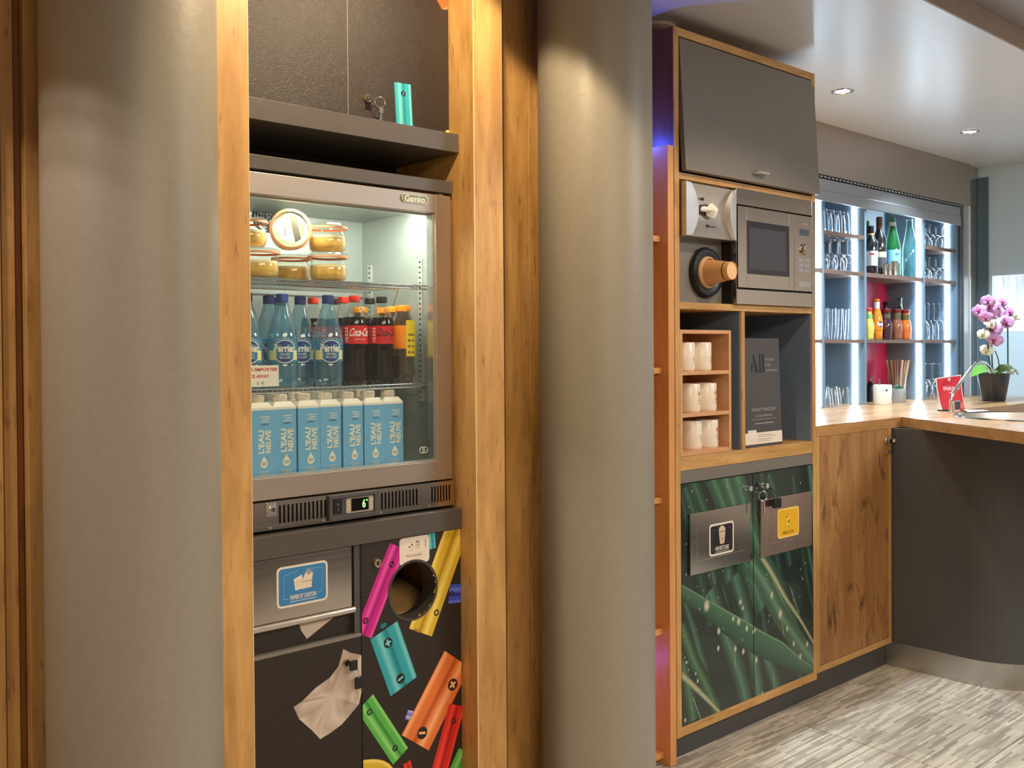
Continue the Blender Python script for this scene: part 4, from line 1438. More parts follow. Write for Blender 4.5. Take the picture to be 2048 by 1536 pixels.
# grass artwork over both doors
def grass():
    D = {'l': Print((2.5045, 2.9050, 0.1155, 0.9115)), 'r': Print((2.9085, 3.2990, 0.1155, 0.9115))}
    R = random.Random(11)
    bgc, bg2 = S(18, 30, 26), S(28, 44, 38)

    def strip(line, w, pf_, sub=6):
        for p in D.values():
            p.strip(line, w, pf_, sub)

    def disc(cx, cz, r, c0, c1, rz=None):
        for p in D.values():
            p.disc(cx, cz, r, c0, c1, rz)

    def blade(c, soft=True):
        mid = S(*c)
        hi = tuple(min(1, k * 1.5 + 0.01) for k in mid[:3]) + (1,)
        ed = tuple(b_ * 0.75 + a * 0.25 for a, b_ in zip(mid, bgc)) if soft else tuple(k * 0.55 for k in mid[:3]) + (1,)
        return [(-1, bgc if soft else ed), (-0.6, ed), (-0.15, mid), (0.15, hi), (0.3, mid), (0.75, ed), (1, bgc if soft else ed)]

    strip([(2.3, 0.3), (3.4, 0.9)], 1.0, [(-1, bgc), (0, bg2), (1, bgc)], 2)
    # soft out-of-focus blades
    for k in range(26):
        x = R.uniform(2.50, 3.35)
        z = R.uniform(0.05, 0.55)
        ln = R.uniform(0.35, 0.65)
        sl = R.uniform(-0.42, -0.12)
        c = R.choice(((52, 84, 66), (40, 70, 56), (66, 98, 78), (34, 60, 50)))
        strip([(x, z), (x + sl * ln * 0.5, z + ln * 0.55), (x + sl * ln, z + ln)], [R.uniform(.02, .045), R.uniform(.02, .04), .008], blade(c), 3)
    for pts, w, c in (([(2.885, 0.06), (2.826, 0.213), (2.740, 0.388), (2.657, 0.54)], .05, (62, 96, 78)),
                      ([(3.073, 0.06), (3.009, 0.208), (2.887, 0.377), (2.799, 0.569)], .045, (56, 92, 72)),
                      ([(2.95, 0.05), (2.93, 0.18), (2.90, 0.30), (2.86, 0.42)], .045, (70, 102, 84)),
                      ([(2.5, 0.45), (2.56, 0.324), (2.627, 0.225), (2.70, 0.1)], .032, (60, 96, 62)),
                      ([(2.49, 0.34), (2.53, 0.25), (2.56, 0.12)], .035, (58, 92, 64))):
        strip(pts, w, blade(c), 5)
    # sharper blades, upper half
    for pts, w, c in (([(2.802, 0.93), (2.86, 0.788), (2.919, 0.674), (3.012, 0.535), (3.12, 0.36), (3.2, 0.22)], .042, (66, 104, 80)),
                      ([(2.66, 0.93), (2.729, 0.82), (2.80, 0.69), (2.888, 0.554), (2.96, 0.42)], .034, (58, 98, 74)),
                      ([(2.74, 0.92), (2.80, 0.80), (2.87, 0.66)], .028, (74, 112, 86)),
                      ([(2.56, 0.92), (2.63, 0.80), (2.70, 0.62)], .026, (48, 84, 64)),
                      ([(2.52, 0.90), (2.58, 0.78), (2.62, 0.60)], .022, (44, 78, 60)),
                      ([(3.0, 0.90), (3.08, 0.76), (3.14, 0.55)], .020, (46, 78, 62)),
                      ([(3.16, 0.88), (3.20, 0.70), (3.26, 0.5)], .022, (38, 66, 56)),
                      ([(2.888, 0.60), (2.98, 0.503), (3.075, 0.377), (3.207, 0.239), (3.30, 0.15)], .040, (76, 112, 86)),
                      ([(3.22, 0.60), (3.26, 0.46), (3.31, 0.33)], .018, (40, 66, 54))):
        strip(pts, w, blade(c, False), 6)
    # pale dry stems
    pale = [(-1, S(90, 104, 70)), (0, S(178, 178, 136)), (1, S(96, 104, 72))]
    strip([(2.95, 0.616), (3.028, 0.532), (3.108, 0.436), (3.208, 0.334), (3.31, 0.215)], [.013, .012, .010, .008, .006], pale, 6)
    strip([(2.49, 0.297), (2.573, 0.229), (2.64, 0.171), (2.72, 0.10)], [.012, .011, .009, .006], pale, 6)
    for a, b_, c_, d in ((2.79, 0.33, 2.80, 0.24), (3.07, 0.41, 3.10, 0.29), (3.14, 0.47, 3.20, 0.36), (2.56, 0.20, 2.61, 0.10), (3.03, 0.17, 3.035, 0.12), (3.0, 0.245, 3.12, 0.18)):
        strip([(a, b_), ((a + c_) / 2, (b_ + d) / 2), (c_, d)], .0022, [(-1, S(110, 130, 100)), (1, S(130, 150, 116))], 2)
    # the broad leaf across both doors
    leaf = [(2.44, 0.595), (2.502, 0.560), (2.602, 0.502), (2.712, 0.434), (2.827, 0.366), (2.948, 0.298), (3.074, 0.236), (3.207, 0.160), (3.31, 0.112)]
    lw = [.018, .023, .027, .036, .044, .044, .042, .026, .016]
    strip(leaf, lw, [(-1, S(30, 58, 44)), (-0.5, S(42, 78, 60)), (0.25, S(56, 96, 72)), (0.8, S(66, 108, 80)), (0.93, S(120, 150, 116)), (1, S(60, 96, 72))], 8)
    # water drops
    wh, gr = S(226, 206, 186), S(96, 128, 104)
    drops = [(2.637, 0.491, .017), (2.786, 0.419, .008), (2.818, 0.403, .012), (2.866, 0.369, .010), (2.902, 0.349, .006), (2.914, 0.352, .007), (2.703, 0.392, .010), (2.828, 0.469, .009), (2.842, 0.445, .007), (3.021, 0.46, .012), (3.075, 0.381, .016), (3.12, 0.319, .009), (3.163, 0.254, .009), (3.255, 0.233, .010), (3.207, 0.196, .010), (2.922, 0.245, .010), (2.797, 0.311, .009), (2.844, 0.292, .009), (2.7, 0.334, .008), (2.586, 0.248, .006), (2.526, 0.323, .005), (2.958, 0.115, .007), (2.519, 0.134, .006), (2.60, 0.205, .006), (2.575, 0.275, .005)]
    for a, c_, r in drops:
        disc(a, c_, r, wh if r > .006 else S(210, 214, 196), gr, r * 1.35)
    for k in range(90):
        a, c_ = R.uniform(2.51, 3.29), R.uniform(0.12, 0.9)
        r = R.uniform(.0014, .0042)
        disc(a, c_, r, S(170, 188, 164), S(72, 104, 84), r * 1.4)
    return D


GR = grass()
for key, x0, x1, yd in (('l', 2.5040, 2.9055, 1.9995), ('r', 2.9080, 3.2995, 1.9995)):
    d_ = MB().box(x0, x1, yd, 2.019, 0.1150, 0.9120).build('door', pm('door_dark_green', S(20, 34, 30), 0.3), tall)
    GR[key].build('grass_print', yd - 0.0004, ink_gloss, d_, 0.000004)
    lock(d_, 2.861 if key == 'l' else 2.961, yd - 0.001, 0.866, 0.010, chrome)
copper = brushed('brushed_copper_steel', (0.78, 0.60, 0.52, 1), 'z', 0.28)


def plate(x0, x1, z0, z1, mat):
    p = MB().box(x0, x1, 1.990, 1.9988, z0, z1).build('swing_plate', mat, tall, bevel=0.0012)
    gz, w_ = z0 + 0.042, 0.035
    mb = MB()
    mb.box(x0 + w_, x1 - w_, 1.9893, 1.9900, gz, gz + 0.0016)
    mb.box(x0 + w_, x0 + w_ + 0.0012, 1.9895, 1.9900, gz, z1 - 0.035)
    mb.build('flap_edge', pm('flap_edge_steel', (0.85, 0.78, 0.72, 1), 0.25, 1), p)
    return p


p1 = plate(2.540, 2.8785, 0.6085, 0.8120, steel_s)
p2 = plate(2.9440, 3.2765, 0.6080, 0.8135, copper)
st_dark = pm('sticker_black', S(30, 26, 34), 0.4, var=0.04)
s1 = sticker(p1, 2.6390, 2.7770, 0.6560, 0.7640, 1.9890, 0.012, stw, st_dark, w=0.007)
q = MB()
text_into(q, 'NON RECYCLABLE', 2.672, 2.748, 0.672, 0.686, 1.9878, bold=0.02)
q.box(2.672, 2.748, 1.9876, 1.9880, 0.6665, 0.668)
q.build('lettering', stw, s1)
q = Print((2.6, 2.8, 0.6, 0.8))
q.flat([(2.690, 0.735), (2.694, 0.748), (2.704, 0.754), (2.716, 0.753), (2.726, 0.746), (2.729, 0.735)], S(214, 196, 166))
q.flat([(2.692, 0.733), (2.728, 0.733), (2.722, 0.694), (2.717, 0.692), (2.701, 0.692), (2.697, 0.694)], S(206, 184, 156))
q.flat([(2.706, 0.711), (2.715, 0.711), (2.7105, 0.703)], S(170, 84, 40))
for a, c_, w_, h_ in ((2.655, 0.672, .001, .07), (2.655, 0.742, .03, .001), (2.735, 0.742, .026, .001), (2.761, 0.678, .001, .065), (2.655, 0.672, .012, .001)):
    q.flat([(a, c_), (a + w_, c_), (a + w_, c_ + h_), (a, c_ + h_)], S(104, 94, 108))
q.build('cup_icon', 1.9879, ink_m, s1)
s2 = sticker(p2, 3.0440, 3.1850, 0.6615, 0.7690, 1.9890, 0.012, pm('sticker_pale_yellow', S(244, 206, 110), 0.45), pm('sticker_yellow', S(232, 176, 30), 0.42, var=0.04), w=0.006)
q = Print((3.0, 3.2, 0.6, 0.8))
bw = S(150, 110, 12)
q.flat([(3.108, 0.748), (3.114, 0.750), (3.113, 0.745), (3.109, 0.744)], bw)
q.flat([(3.098, 0.741), (3.104, 0.735), (3.100, 0.732), (3.095, 0.737)], bw)
q.flat([(3.100, 0.730), (3.121, 0.732), (3.119, 0.700), (3.103, 0.699)], S(246, 206, 106))
q.flat([(3.108, 0.722), (3.120, 0.726), (3.119, 0.714), (3.110, 0.712)], bw)
q.flat([(3.106, 0.702), (3.119, 0.704), (3.114, 0.698)], bw)
q.build('can_icon', 1.9879, ink_m, s2)
lettering(s2, 'EMBALLAGES', 3.075, 3.150, 0.674, 0.686, 1.9879, pm('dark_yellow_print', S(150, 112, 10), 0.5), bold=0.02)
k3 = key_set('key with a ring in the left grass-printed door', 2.861, 1.992, 0.866, False, False)
MB().tube(ring_pts((2.903, 1.955, 0.838), 0.0165, (0.9, -0.4, 0), (0, 0, 1)), 0.0014, 6, True).build('key_ring', chrome, k3, smooth=60)
MB().tube([(2.861, 1.978, 0.860), (2.880, 1.965, 0.852), (2.892, 1.958, 0.850)], 0.0018, 5).build('key_loop', chrome, k3)
MB().prism([(2.905, 0.822), (2.911, 0.822), (2.910, 0.768), (2.906, 0.770)], 1.953, 1.956).build('hanging_key', chrome, k3)
k4 = key_set('black-tagged key hanging over the copper-toned plate of the right grass-printed door', 2.961, 1.992, 0.866, False, False)
MB().prism(rr(2.990, 3.036, 0.782, 0.817, 0.006), 1.966, 1.976).build('key_tag', blackpl, k4, bevel=0.001)
MB().tube([(2.961, 1.978, 0.862), (2.985, 1.970, 0.850), (3.008, 1.968, 0.835), (3.012, 1.969, 0.815)], 0.0016, 5).build('key_loop', blackpl, k4)

# tissue dispenser on the grey niche panel
DX0, DX1, DZ0, DZ1 = 2.514, 2.782, 1.728, 1.902
td = thing('tissue_dispenser', 'steel wall dispenser with a white tissue poking out of its slot', 'dispenser', ((DX0 + DX1) / 2, 2.04, DZ0))
d_m = pm('dispenser_steel', (0.66, 0.63, 0.60, 1), 0.24, 0.85, var=0.04)
W_, H_ = DX1 - DX0, DZ1 - DZ0


def face_pt(u, v):
    return (DX0 + W_ * u, 1.985 + 0.020 * (1 - (2 * v - 1) ** 2) * (1 - 0.0), DZ0 + H_ * v)


b = MB()
b.grid(face_pt, 20, 14)
b.grid(lambda u, v: (DX0 + W_ * u, 1.985 + (2.042 - 1.985) * v, DZ1), 4, 2)
b.grid(lambda u, v: (DX0 + W_ * u, 1.985 + (2.042 - 1.985) * v, DZ0), 4, 2)
b.build('cover', d_m, td, smooth=50)
for sgn, xe in ((1, DX0), (-1, DX1)):
    pts = [(xe + sgn * ((0.026 if sgn > 0 else 0.006) + (0.038 if sgn > 0 else 0.026) * (1 - (2 * t - 1) ** 2)), DZ0 + H_ * t) for t in [i / 14 for i in range(15)]]
    poly = [(xe - sgn * 0.004, DZ0 - 0.002), ] + [(a, c_) for a, c_ in pts] + [(xe - sgn * 0.004, DZ1 + 0.002)]
    MB().prism(poly, 1.977, 2.0415).build('end_cap', pm('dispenser_cap', (0.60, 0.58, 0.56, 1), 0.3, 0.8, var=0.03), td, bevel=0.0015)
sx, sz = (DX0 + DX1) / 2 - 0.002, DZ0 + 0.095
MB().prism(circ(sx, sz, 0.058, 28, 0.017), 1.996, 2.006).build('slot', pm('slot_dark', S(40, 36, 34), 0.5), td)
tissue = MB()
rnd = random.Random(3)
tpts = [(sx - 0.048, sz + 0.002), (sx - 0.030, sz + 0.009), (sx - 0.008, sz + 0.010), (sx + 0.008, sz + 0.021), (sx + 0.022, sz + 0.024), (sx + 0.034, sz + 0.012), (sx + 0.046, sz + 0.006), (sx + 0.048, sz - 0.012), (sx + 0.034, sz - 0.024), (sx + 0.014, sz - 0.028), (sx - 0.006, sz - 0.020), (sx - 0.018, sz - 0.010), (sx - 0.042, sz - 0.008)]
cpt = (sx + 0.010, 1.972, sz - 0.002)
n = len(tpts)
rim = [(a, 1.990 + rnd.uniform(-.006, .004), c_) for a, c_ in tpts]
mid_ = [((a + cpt[0]) / 2, 1.977 + rnd.uniform(-.006, .006), (c_ + cpt[2]) / 2) for a, c_ in tpts]
b0 = 0
tissue.v = rim + mid_ + [cpt, (sx, 2.0, sz)]
for i in range(n):
    j = (i + 1) % n
    tissue.f += [(i, j, n + j, n + i), (n + i, n + j, 2 * n), (j, i, 2 * n + 1)]
    tissue.m += [0, 0, 0]
tissue.build('tissue', paper_m, td, smooth=70)
q = MB()
for x0, z0 in ((DX0 + 0.075, DZ1 - 0.046), (DX0 + 0.150, DZ0 + 0.040)):
    q.box(x0, x0 + 0.030, 1.9965, 2.0, z0, z0 + 0.0022)
    q.box(x0 + (0.030 if x0 < 2.65 else -0.018), x0 + (0.042 if x0 < 2.65 else -0.006), 1.9965, 2.0, z0 - 0.003, z0 + 0.006)
q.build('fine_print', txt_black, td)

# cup dispenser with paper cups
cd = thing('cup_dispenser', 'black ribbed ring cup dispenser in the grey niche panel', 'dispenser', (2.692, 2.04, 1.617))
cc_ = (2.690, 2.042, 1.617)
rb_ = MB().lathe([(0.052, 0), (0.083, 0), (0.087, 0.008), (0.082, 0.018), (0.066, 0.021), (0.054, 0.016), (0.052, 0.004)], cc_, 48, 'y')
rb_.build('ring', blackpl, cd, smooth=40)
k = MB()
for i in range(60):
    a = 2 * PI * i / 60
    cx_, cz_ = cc_[0] + 0.079 * math.cos(a), cc_[2] + 0.079 * math.sin(a)
    k.box(cx_ - 0.0014, cx_ + 0.0014, 2.0195, 2.026, cz_ - 0.0014, cz_ + 0.0014)
tag(k.build('ring_ribs', blackpl, cd), kind='stuff')
MB().lathe([(0.056, 0.012), (0.054, 0.020), (0.047, 0.026), (0.046, 0.020), (0.052, 0.010)], cc_, 40, 'y').build('collar', pm('collar_beige', S(214, 172, 126), 0.45), cd, smooth=40)
cp_ = thing('paper_cup', 'tan paper cup with a dark band sticking out of the black ring dispenser', 'cup', (2.690, 2.02, 1.617))
cup_m = pm('paper_cup_tan', S(222, 166, 108), 0.6, var=0.04)
MB().lathe([(0.0445, 0.010), (0.0450, 0.016), (0.0440, 0.020), (0.0305, 0.106), (0.0300, 0.114), (0.0282, 0.1145)], cc_, 36, 'y').build('cup_wall', cup_m, cp_, smooth=40)
MB().lathe([(0.0285, 0.1143), (0.0283, 0.1120), (0, 0.1120)], cc_, 36, 'y').build('cup_base', pm('paper_cup_base', S(232, 190, 142), 0.6), cp_, smooth=40)
MB().lathe([(0.03305, 0.0930), (0.03250, 0.0965)], cc_, 36, 'y').build('printed_band', txt_black, cp_, smooth=40)

# built-in microwave
MX0, MX1, MZ0, MZ1 = 2.7925, 3.2995, 1.5112, 1.9125
mw = thing('microwave', 'built-in stainless microwave above the open niches', 'microwave', ((MX0 + MX1) / 2, 2.1, MZ0))
f = MB()
dx0, dx1, dz0, dz1 = 2.800, 3.270, 1.569, 1.851
f.box(MX0, dx0 - 0.005, 1.984, 2.0, MZ0, MZ1)
f.box(dx1 + 0.004, MX1, 1.984, 2.0, MZ0, MZ1)
f.box(dx0 - 0.005, dx1 + 0.004, 1.984, 2.0, dz1 + 0.006, MZ1)
f.box(dx0 - 0.005, dx1 + 0.004, 1.984, 2.0, MZ0, dz0 - 0.006)
f.build('trim_frame', steel_s, mw, bevel=0.001)
MB().box(MX0 + 0.01, MX1 - 0.005, 2.0005, 2.45, MZ0 + 0.001, MZ1 - 0.001).build('body', dark_m, mw)
wx0, wx1, wz0, wz1 = 2.852, 3.117, 1.6185, 1.8035
f = MB()
f.box(dx0, wx0, 1.982, 1.999, dz0, dz1)
f.box(wx1, 3.150, 1.982, 1.999, dz0, dz1)
f.box(wx0, wx1, 1.982, 1.999, wz1, dz1)
f.box(wx0, wx1, 1.982, 1.999, dz0, wz0)
dr = f.build('door', steel_s, mw, bevel=0.0008)
MB().box(wx0, wx1, 1.9835, 1.998, wz0, wz1).build('window', pm('microwave_glass', S(40, 40, 50), 0.12, var=0.03), dr)
MB().box(wx0 + 0.016, wx1 - 0.020, 1.9832, 1.9835, wz0 + 0.018, wz1 - 0.022).build('window_mesh', pm('microwave_mesh', S(64, 62, 72), 0.25, var=0.03, scale=300), dr)
cpn = MB().box(3.1515, dx1, 1.982, 1.999, dz0, dz1).build('control_panel', steel_s, mw, bevel=0.0008)
MB().box(3.188, 3.252, 1.9812, 1.982, 1.777, 1.801).build('display', pm('display_slate', S(70, 82, 100), 0.2), cpn)
MB().lathe([(0.022, 0), (0.021, 0.010), (0.019, 0.012), (0, 0.012)], (3.220, 1.982, 1.725), 32, 'y').build('dial', steel_s, cpn, smooth=40)
bsm = pm('button_steel', (0.5, 0.5, 0.5, 1), 0.35, 0.9)
for i in range(2):
    for j in range(3):
        MB().box(3.178 + 0.042 * i, 3.212 + 0.042 * i, 1.9812, 1.982, 1.640 + 0.020 * j, 1.652 + 0.020 * j).build('button', bsm, cpn)
MB().box(3.175, 3.258, 1.9812, 1.982, 1.585, 1.606).build('door_button', pm('button_steel_2', (0.56, 0.55, 0.54, 1), 0.3, 0.9), cpn, bevel=0.0005)
q = MB()
q.box(3.205, 3.240, 1.9816, 1.982, 1.819, 1.823)
q.build('fine_print', txt_grey, cpn)

# mug rack and mugs
rk = thing('mug_rack', 'small three-tier pale wooden rack in the left niche', 'rack', (2.65, 2.1, 1.0012))
RX0, RX1, RZ0, RZ1 = 2.5085, 2.788, 1.0016, 1.4200
f = MB()
MB().box(RX0, RX0 + 0.0125, 2.004, 2.20, RZ0, RZ1).build('side', box_wood, rk, bevel=0.0008)
MB().box(RX1 - 0.0125, RX1, 2.004, 2.20, RZ0, RZ1).build('side', box_wood, rk, bevel=0.0008)
MB().box(RX0 + 0.0125, RX1 - 0.0125, 2.19, 2.20, RZ0, RZ1).build('back', box_wood, rk)
tiers = (1.0165, 1.1425, 1.2820)
for z0, z1 in ((RZ0, tiers[0]), (tiers[1] - 0.0125, tiers[1]), (tiers[2] - 0.0125, tiers[2]), (RZ1 - 0.0125, RZ1)):
    MB().box(RX0 + 0.0126, RX1 - 0.0126, 2.0045, 2.19, z0, z1).build('tier' if z1 < RZ1 else 'top', box_wood, rk, bevel=0.0008)

mug_m = pm('mug_enamel', S(238, 226, 208), 0.28, var=0.015)


def mug(x, y, z, label, red):
    t = thing('mug', label, 'mug', (x, y, z), 'white mugs in the wooden rack')
    R = 0.0395
    MB().lathe([(0, z + 0.003), (0.034, z + 0.003), (0.036, z), (R - 0.001, z + 0.003), (R, z + 0.008), (R, z + 0.094), (R - 0.0015, z + 0.0965), (R - 0.0035, z + 0.094), (R - 0.0035, z + 0.010), (0, z + 0.008)], (x, y, 0), 36).build('mug_body', mug_m, t, smooth=40)
    h_ = [(x + R - 0.003, y + 0.004, z + 0.078), (x + R + 0.016, y + 0.010, z + 0.074), (x + R + 0.022, y + 0.012, z + 0.052), (x + R + 0.016, y + 0.010, z + 0.028), (x + R - 0.003, y + 0.004, z + 0.020)]
    a = math.radians(95)
    h_ = [(x + (p[0] - x) * math.cos(a) - (p[1] - y) * math.sin(a), y + (p[0] - x) * math.sin(a) + (p[1] - y) * math.cos(a), p[2]) for p in h_]
    MB().tube(h_, 0.0048, 8).build('handle', mug_m, t, smooth=60)
    q = MB()
    for k, w_ in enumerate((0.010, 0.016, 0.012, 0.009)):
        arc_patch(q, 0.010 - w_ / 2, 0.010 + w_ / 2, z + 0.026 + 0.0065 * (3 - k), z + 0.0285 + 0.0065 * (3 - k), x, y, R + 0.0003, 4)
    q.build('fine_print', txt_red if red else txt_grey, t)
    if red:
        q = MB()
        arc_patch(q, 0.003, 0.0065, z + 0.054, z + 0.071, x, y, R + 0.0003, 2)
        arc_patch(q, 0.0125, 0.016, z + 0.054, z + 0.071, x, y, R + 0.0003, 2)
        arc_patch(q, 0.0065, 0.0125, z + 0.061, z + 0.064, x, y, R + 0.0003, 2)
        q.build('lettering', txt_red, t)
    return t


YM = 2.056
for k, (z, tn, xb) in enumerate(((tiers[2], 'top', 2.680), (tiers[1], 'middle', 2.708), (tiers[0], 'bottom', 2.716))):
    mug(xb, YM, z, 'right-hand white mug on the %s tier of the small wooden rack' % tn, k > 0)
    mug(xb - 0.083, YM + 0.006, z, 'left-hand white mug on the %s tier of the small wooden rack' % tn, k == 1)

# loyalty display board in the right niche
po = thing('display_board', 'dark grey advertising board standing in the right niche', 'sign', (3.0, 2.03, 1.0012))
MB().prism([(2.020, 1.0014), (2.036, 1.0014), (2.050, 1.3935), (2.034, 1.3935)], 2.8925, 3.1245, 'yz').build('board', pm('board_charcoal', S(74, 70, 72), 0.4, var=0.03), po)


def on_board(z):
    return 2.0190 + 0.014 * (z - 1.0014) / 0.392


def board_text(txt, x0, x1, z0, z1, mat, **kw):
    mb = text_into(MB(), txt, x0, x1, z0, z1, 0, **kw)
    mb.v = [(a, on_board(c_) - 0.0003, c_) for a, b_, c_ in mb.v]
    return mb.build('lettering', mat, po)


nv = pm('navy_print', S(22, 24, 38), 0.4, var=0.01)
q = MB()
for pts in ([(2.9420, 1.2700), (2.9460, 1.2700), (2.9560, 1.2980), (2.9520, 1.3000)], [(2.944, 1.294), (2.950, 1.302), (2.956, 1.290), (2.950, 1.286)], [(2.9560, 1.3280), (2.9620, 1.3350), (2.9860, 1.2690), (2.9740, 1.2690)], [(2.9960, 1.2690), (3.0035, 1.2690), (3.0035, 1.3380), (2.9960, 1.3350)], [(3.0140, 1.2690), (3.0240, 1.2690), (3.0240, 1.3380), (3.0140, 1.3350)]):
    q.face([(a, on_board(c_) - 0.0003, c_) for a, c_ in pts])
q.build('lettering', nv, po)
lt = pm('board_print', S(176, 172, 170), 0.5, var=0.01)
board_text('ACCOR', 3.034, 3.084, 1.3120, 1.3195, lt)
board_text('LIVE', 3.034, 3.064, 1.2925, 1.3000, lt)
board_text('LIMITLESS', 3.034, 3.106, 1.2725, 1.2800, lt)
board_text('PRIORITY WELCOME', 2.938, 3.086, 1.1300, 1.1410, lt)
board_text('ACCUEIL PRIORITAIRE', 2.960, 3.063, 1.1090, 1.1165, lt)
q = MB()
for a, c_, z in ((2.936, 3.088, 1.0995), (2.955, 2.974, 1.0835), (2.977, 3.006, 1.0838), (3.010, 3.070, 1.0842)):
    q.face([(a, on_board(z) - 0.0003, z), (c_, on_board(z) - 0.0003, z), (c_, on_board(z) - 0.0003, z + (0.0012 if z > 1.09 else 0.003)), (a, on_board(z) - 0.0003, z + (0.0012 if z > 1.09 else 0.003))])
q.build('fine_print', lt, po)
q = MB()
q.face([(a, on_board(z) - 0.0002, z) for a, z in ((2.8925, 1.0115), (3.1245, 1.0115), (3.1245, 1.0530), (2.962, 1.0530), (2.962, 1.0630), (2.910, 1.0630), (2.910, 1.0530), (2.8925, 1.0530))])
foot = q.build('white_strip', stw, po)
q = MB()
for a, c_, z in ((2.968, 3.062, 1.0430), (2.968, 3.085, 1.0365), (2.968, 3.058, 1.0270), (2.968, 3.050, 1.0205)):
    q.face([(a, on_board(z) - 0.0004, z), (c_, on_board(z) - 0.0004, z), (c_, on_board(z) - 0.0004, z + 0.0018), (a, on_board(z) - 0.0004, z + 0.0018)])
q.build('fine_print', txt_grey, foot)

# round white fitting on the ceiling above the tall cabinet
sm = thing('ceiling_speaker', 'round white ceiling fitting beside the right grey pillar', 'speaker', (2.585, 2.165, 2.465))
MB().lathe([(0, 2.450), (0.058, 2.450), (0.068, 2.455), (0.070, 2.4645)], (2.585, 2.165, 0), 32).build('cover', pm('speaker_white', S(220, 206, 198), 0.5), sm, smooth=40)

# ------------------------------------------------------------------ low oak cabinet under the worktop
CT = 1.057
low = thing('low_cabinet', 'low oak cabinet with a knotty door under the bar worktop', 'cabinet', (3.62, 2.2, 0))
MB().box(3.327, 3.347, 2.0, 2.56, 0.103, 1.0145).build('side_panel', oak_z, low, bevel=0.001)
MB().box(3.893, 3.915, 2.0, 2.56, 0.103, 1.0145).build('side_panel', oak_z, low, bevel=0.001)
MB().box(3.3473, 3.8927, 2.0005, 2.55, 0.103, 0.1285).build('bottom_panel', oak_x, low)
MB().box(3.3473, 3.8927, 2.022, 2.04, 0.13, 1.014).build('carcass', dark_m, low)
ldr = MB().box(3.3488, 3.8910, 2.0008, 2.0205, 0.1305, 1.0135).build('door', oak_door, low, bevel=0.0008)
lock(ldr, 3.868, 2.0, 0.969, 0.011, chrome)
MB().box(3.866, 3.900, 1.990, 2.0, 0.912, 0.923).build('latch', chrome, low, bevel=0.002)
MB().box(3.3275, 3.926, 2.034, 2.06, 0.0, 0.1025).build('plinth', bar_front_m, low)
k5 = thing('key_set', 'key with a white-printed black head in the knotty oak door of the low cabinet', 'keys', (3.868, 1.992, 0.969))
MB().box(3.8665, 3.8695, 1.978, 1.992, 0.966, 0.972).build('key_shank', chrome, k5)
kh = MB().prism(rr(3.858, 3.900, 0.954, 0.976, 0.005), 1.972, 1.978).build('key_head', blackpl, k5, bevel=0.001)
MB().box(3.874, 3.893, 1.9715, 1.972, 0.959, 0.972).build('key_print', stw, kh)

# ------------------------------------------------------------------ anthracite bar front with steel kick strip
bf = thing('bar_counter', 'curved anthracite bar counter base with a steel kick strip', 'bar', (4.2, 1.7, 0))
path = [(3.925, 2.033), (3.930, 1.90), (3.935, 1.706)]
path += [(4.22 - 0.285 * math.cos(math.radians(a)), 1.706 - 0.285 * math.sin(math.radians(a))) for a in range(6, 91, 6)] + [(4.60, 1.421), (4.62, 1.50)]


def wall_path(pth, t, z0, z1, mb=None):
    mb = mb or MB()
    n = len(pth)
    inner = []
    for i in range(n):
        a, b_ = pth[max(i - 1, 0)], pth[min(i + 1, n - 1)]
        dx, dy = b_[0] - a[0], b_[1] - a[1]
        l = math.hypot(dx, dy)
        inner.append((pth[i][0] - dy / l * t, pth[i][1] + dx / l * t))
    for i in range(n - 1):
        p, q_, r_, s_ = pth[i], pth[i + 1], inner[i + 1], inner[i]
        mb.face([(p[0], p[1], z0), (q_[0], q_[1], z0), (q_[0], q_[1], z1), (p[0], p[1], z1)])
        mb.face([(s_[0], s_[1], z0), (r_[0], r_[1], z0), (r_[0], r_[1], z1), (s_[0], s_[1], z1)])
        mb.face([(p[0], p[1], z1), (q_[0], q_[1], z1), (r_[0], r_[1], z1), (s_[0], s_[1], z1)])
    return mb


wall_path(path, 0.018, 0.100, 1.0145).build('front_panel', bar_front_m, bf, smooth=30)
off = []
for i, p in enumerate(path):
    a, b_ = path[max(i - 1, 0)], path[min(i + 1, len(path) - 1)]
    dx, dy = b_[0] - a[0], b_[1] - a[1]
    l = math.hypot(dx, dy)
    off.append((p[0] + dy / l * 0.003, p[1] - dx / l * 0.003))
wall_path(off, 0.004, 0.0, 0.1035).build('kick_strip', steel_z, bf, smooth=30)

# ------------------------------------------------------------------ worktop (one piece with a round cut-out)
wt = thing('worktop', 'pale oak bar worktop running under the glass shelves and out over the bar front', 'worktop', (4.4, 2.0, 1.015))
SKX, SKY, SKR = 4.388, 1.602, 0.300
outer = [(3.326, 2.0), (4.012, 2.0), (3.58, 1.343), (3.50, 1.18), (3.50, 1.02), (3.60, 0.90), (3.85, 0.84), (4.3, 0.84), (4.62, 0.90), (4.80, 1.05), (4.84, 1.25), (4.80, 1.50), (4.715, 1.75), (4.635, 1.985), (4.64, 2.02), (6.132, 2.045), (6.132, 2.89), (3.326, 2.89)]
hole = [(SKX + SKR * math.cos(math.radians(a)), SKY - SKR * math.sin(math.radians(a))) for a in range(0, 361, 9)]
ki = 11
poly = outer[:ki + 1] + hole + outer[ki:]
b = MB()
b.prism(poly, 1.015, CT, 'xy')
nside = len(poly)
for i in range(len(b.m) - nside, len(b.m)):
    b.m[i] = 1
b.build('top', [top_wood, edge_wood], wt)
sk = thing('round_basin', 'round steel basin with a bright rim let into the bar worktop', 'basin', (SKX, SKY, CT))
MB().lathe([(0.318, CT + 0.0005), (0.316, CT + 0.005), (0.303, CT + 0.0055), (0.298, CT + 0.001)], (SKX, SKY, 0), 64).build('rim', steel_s, sk, smooth=40)
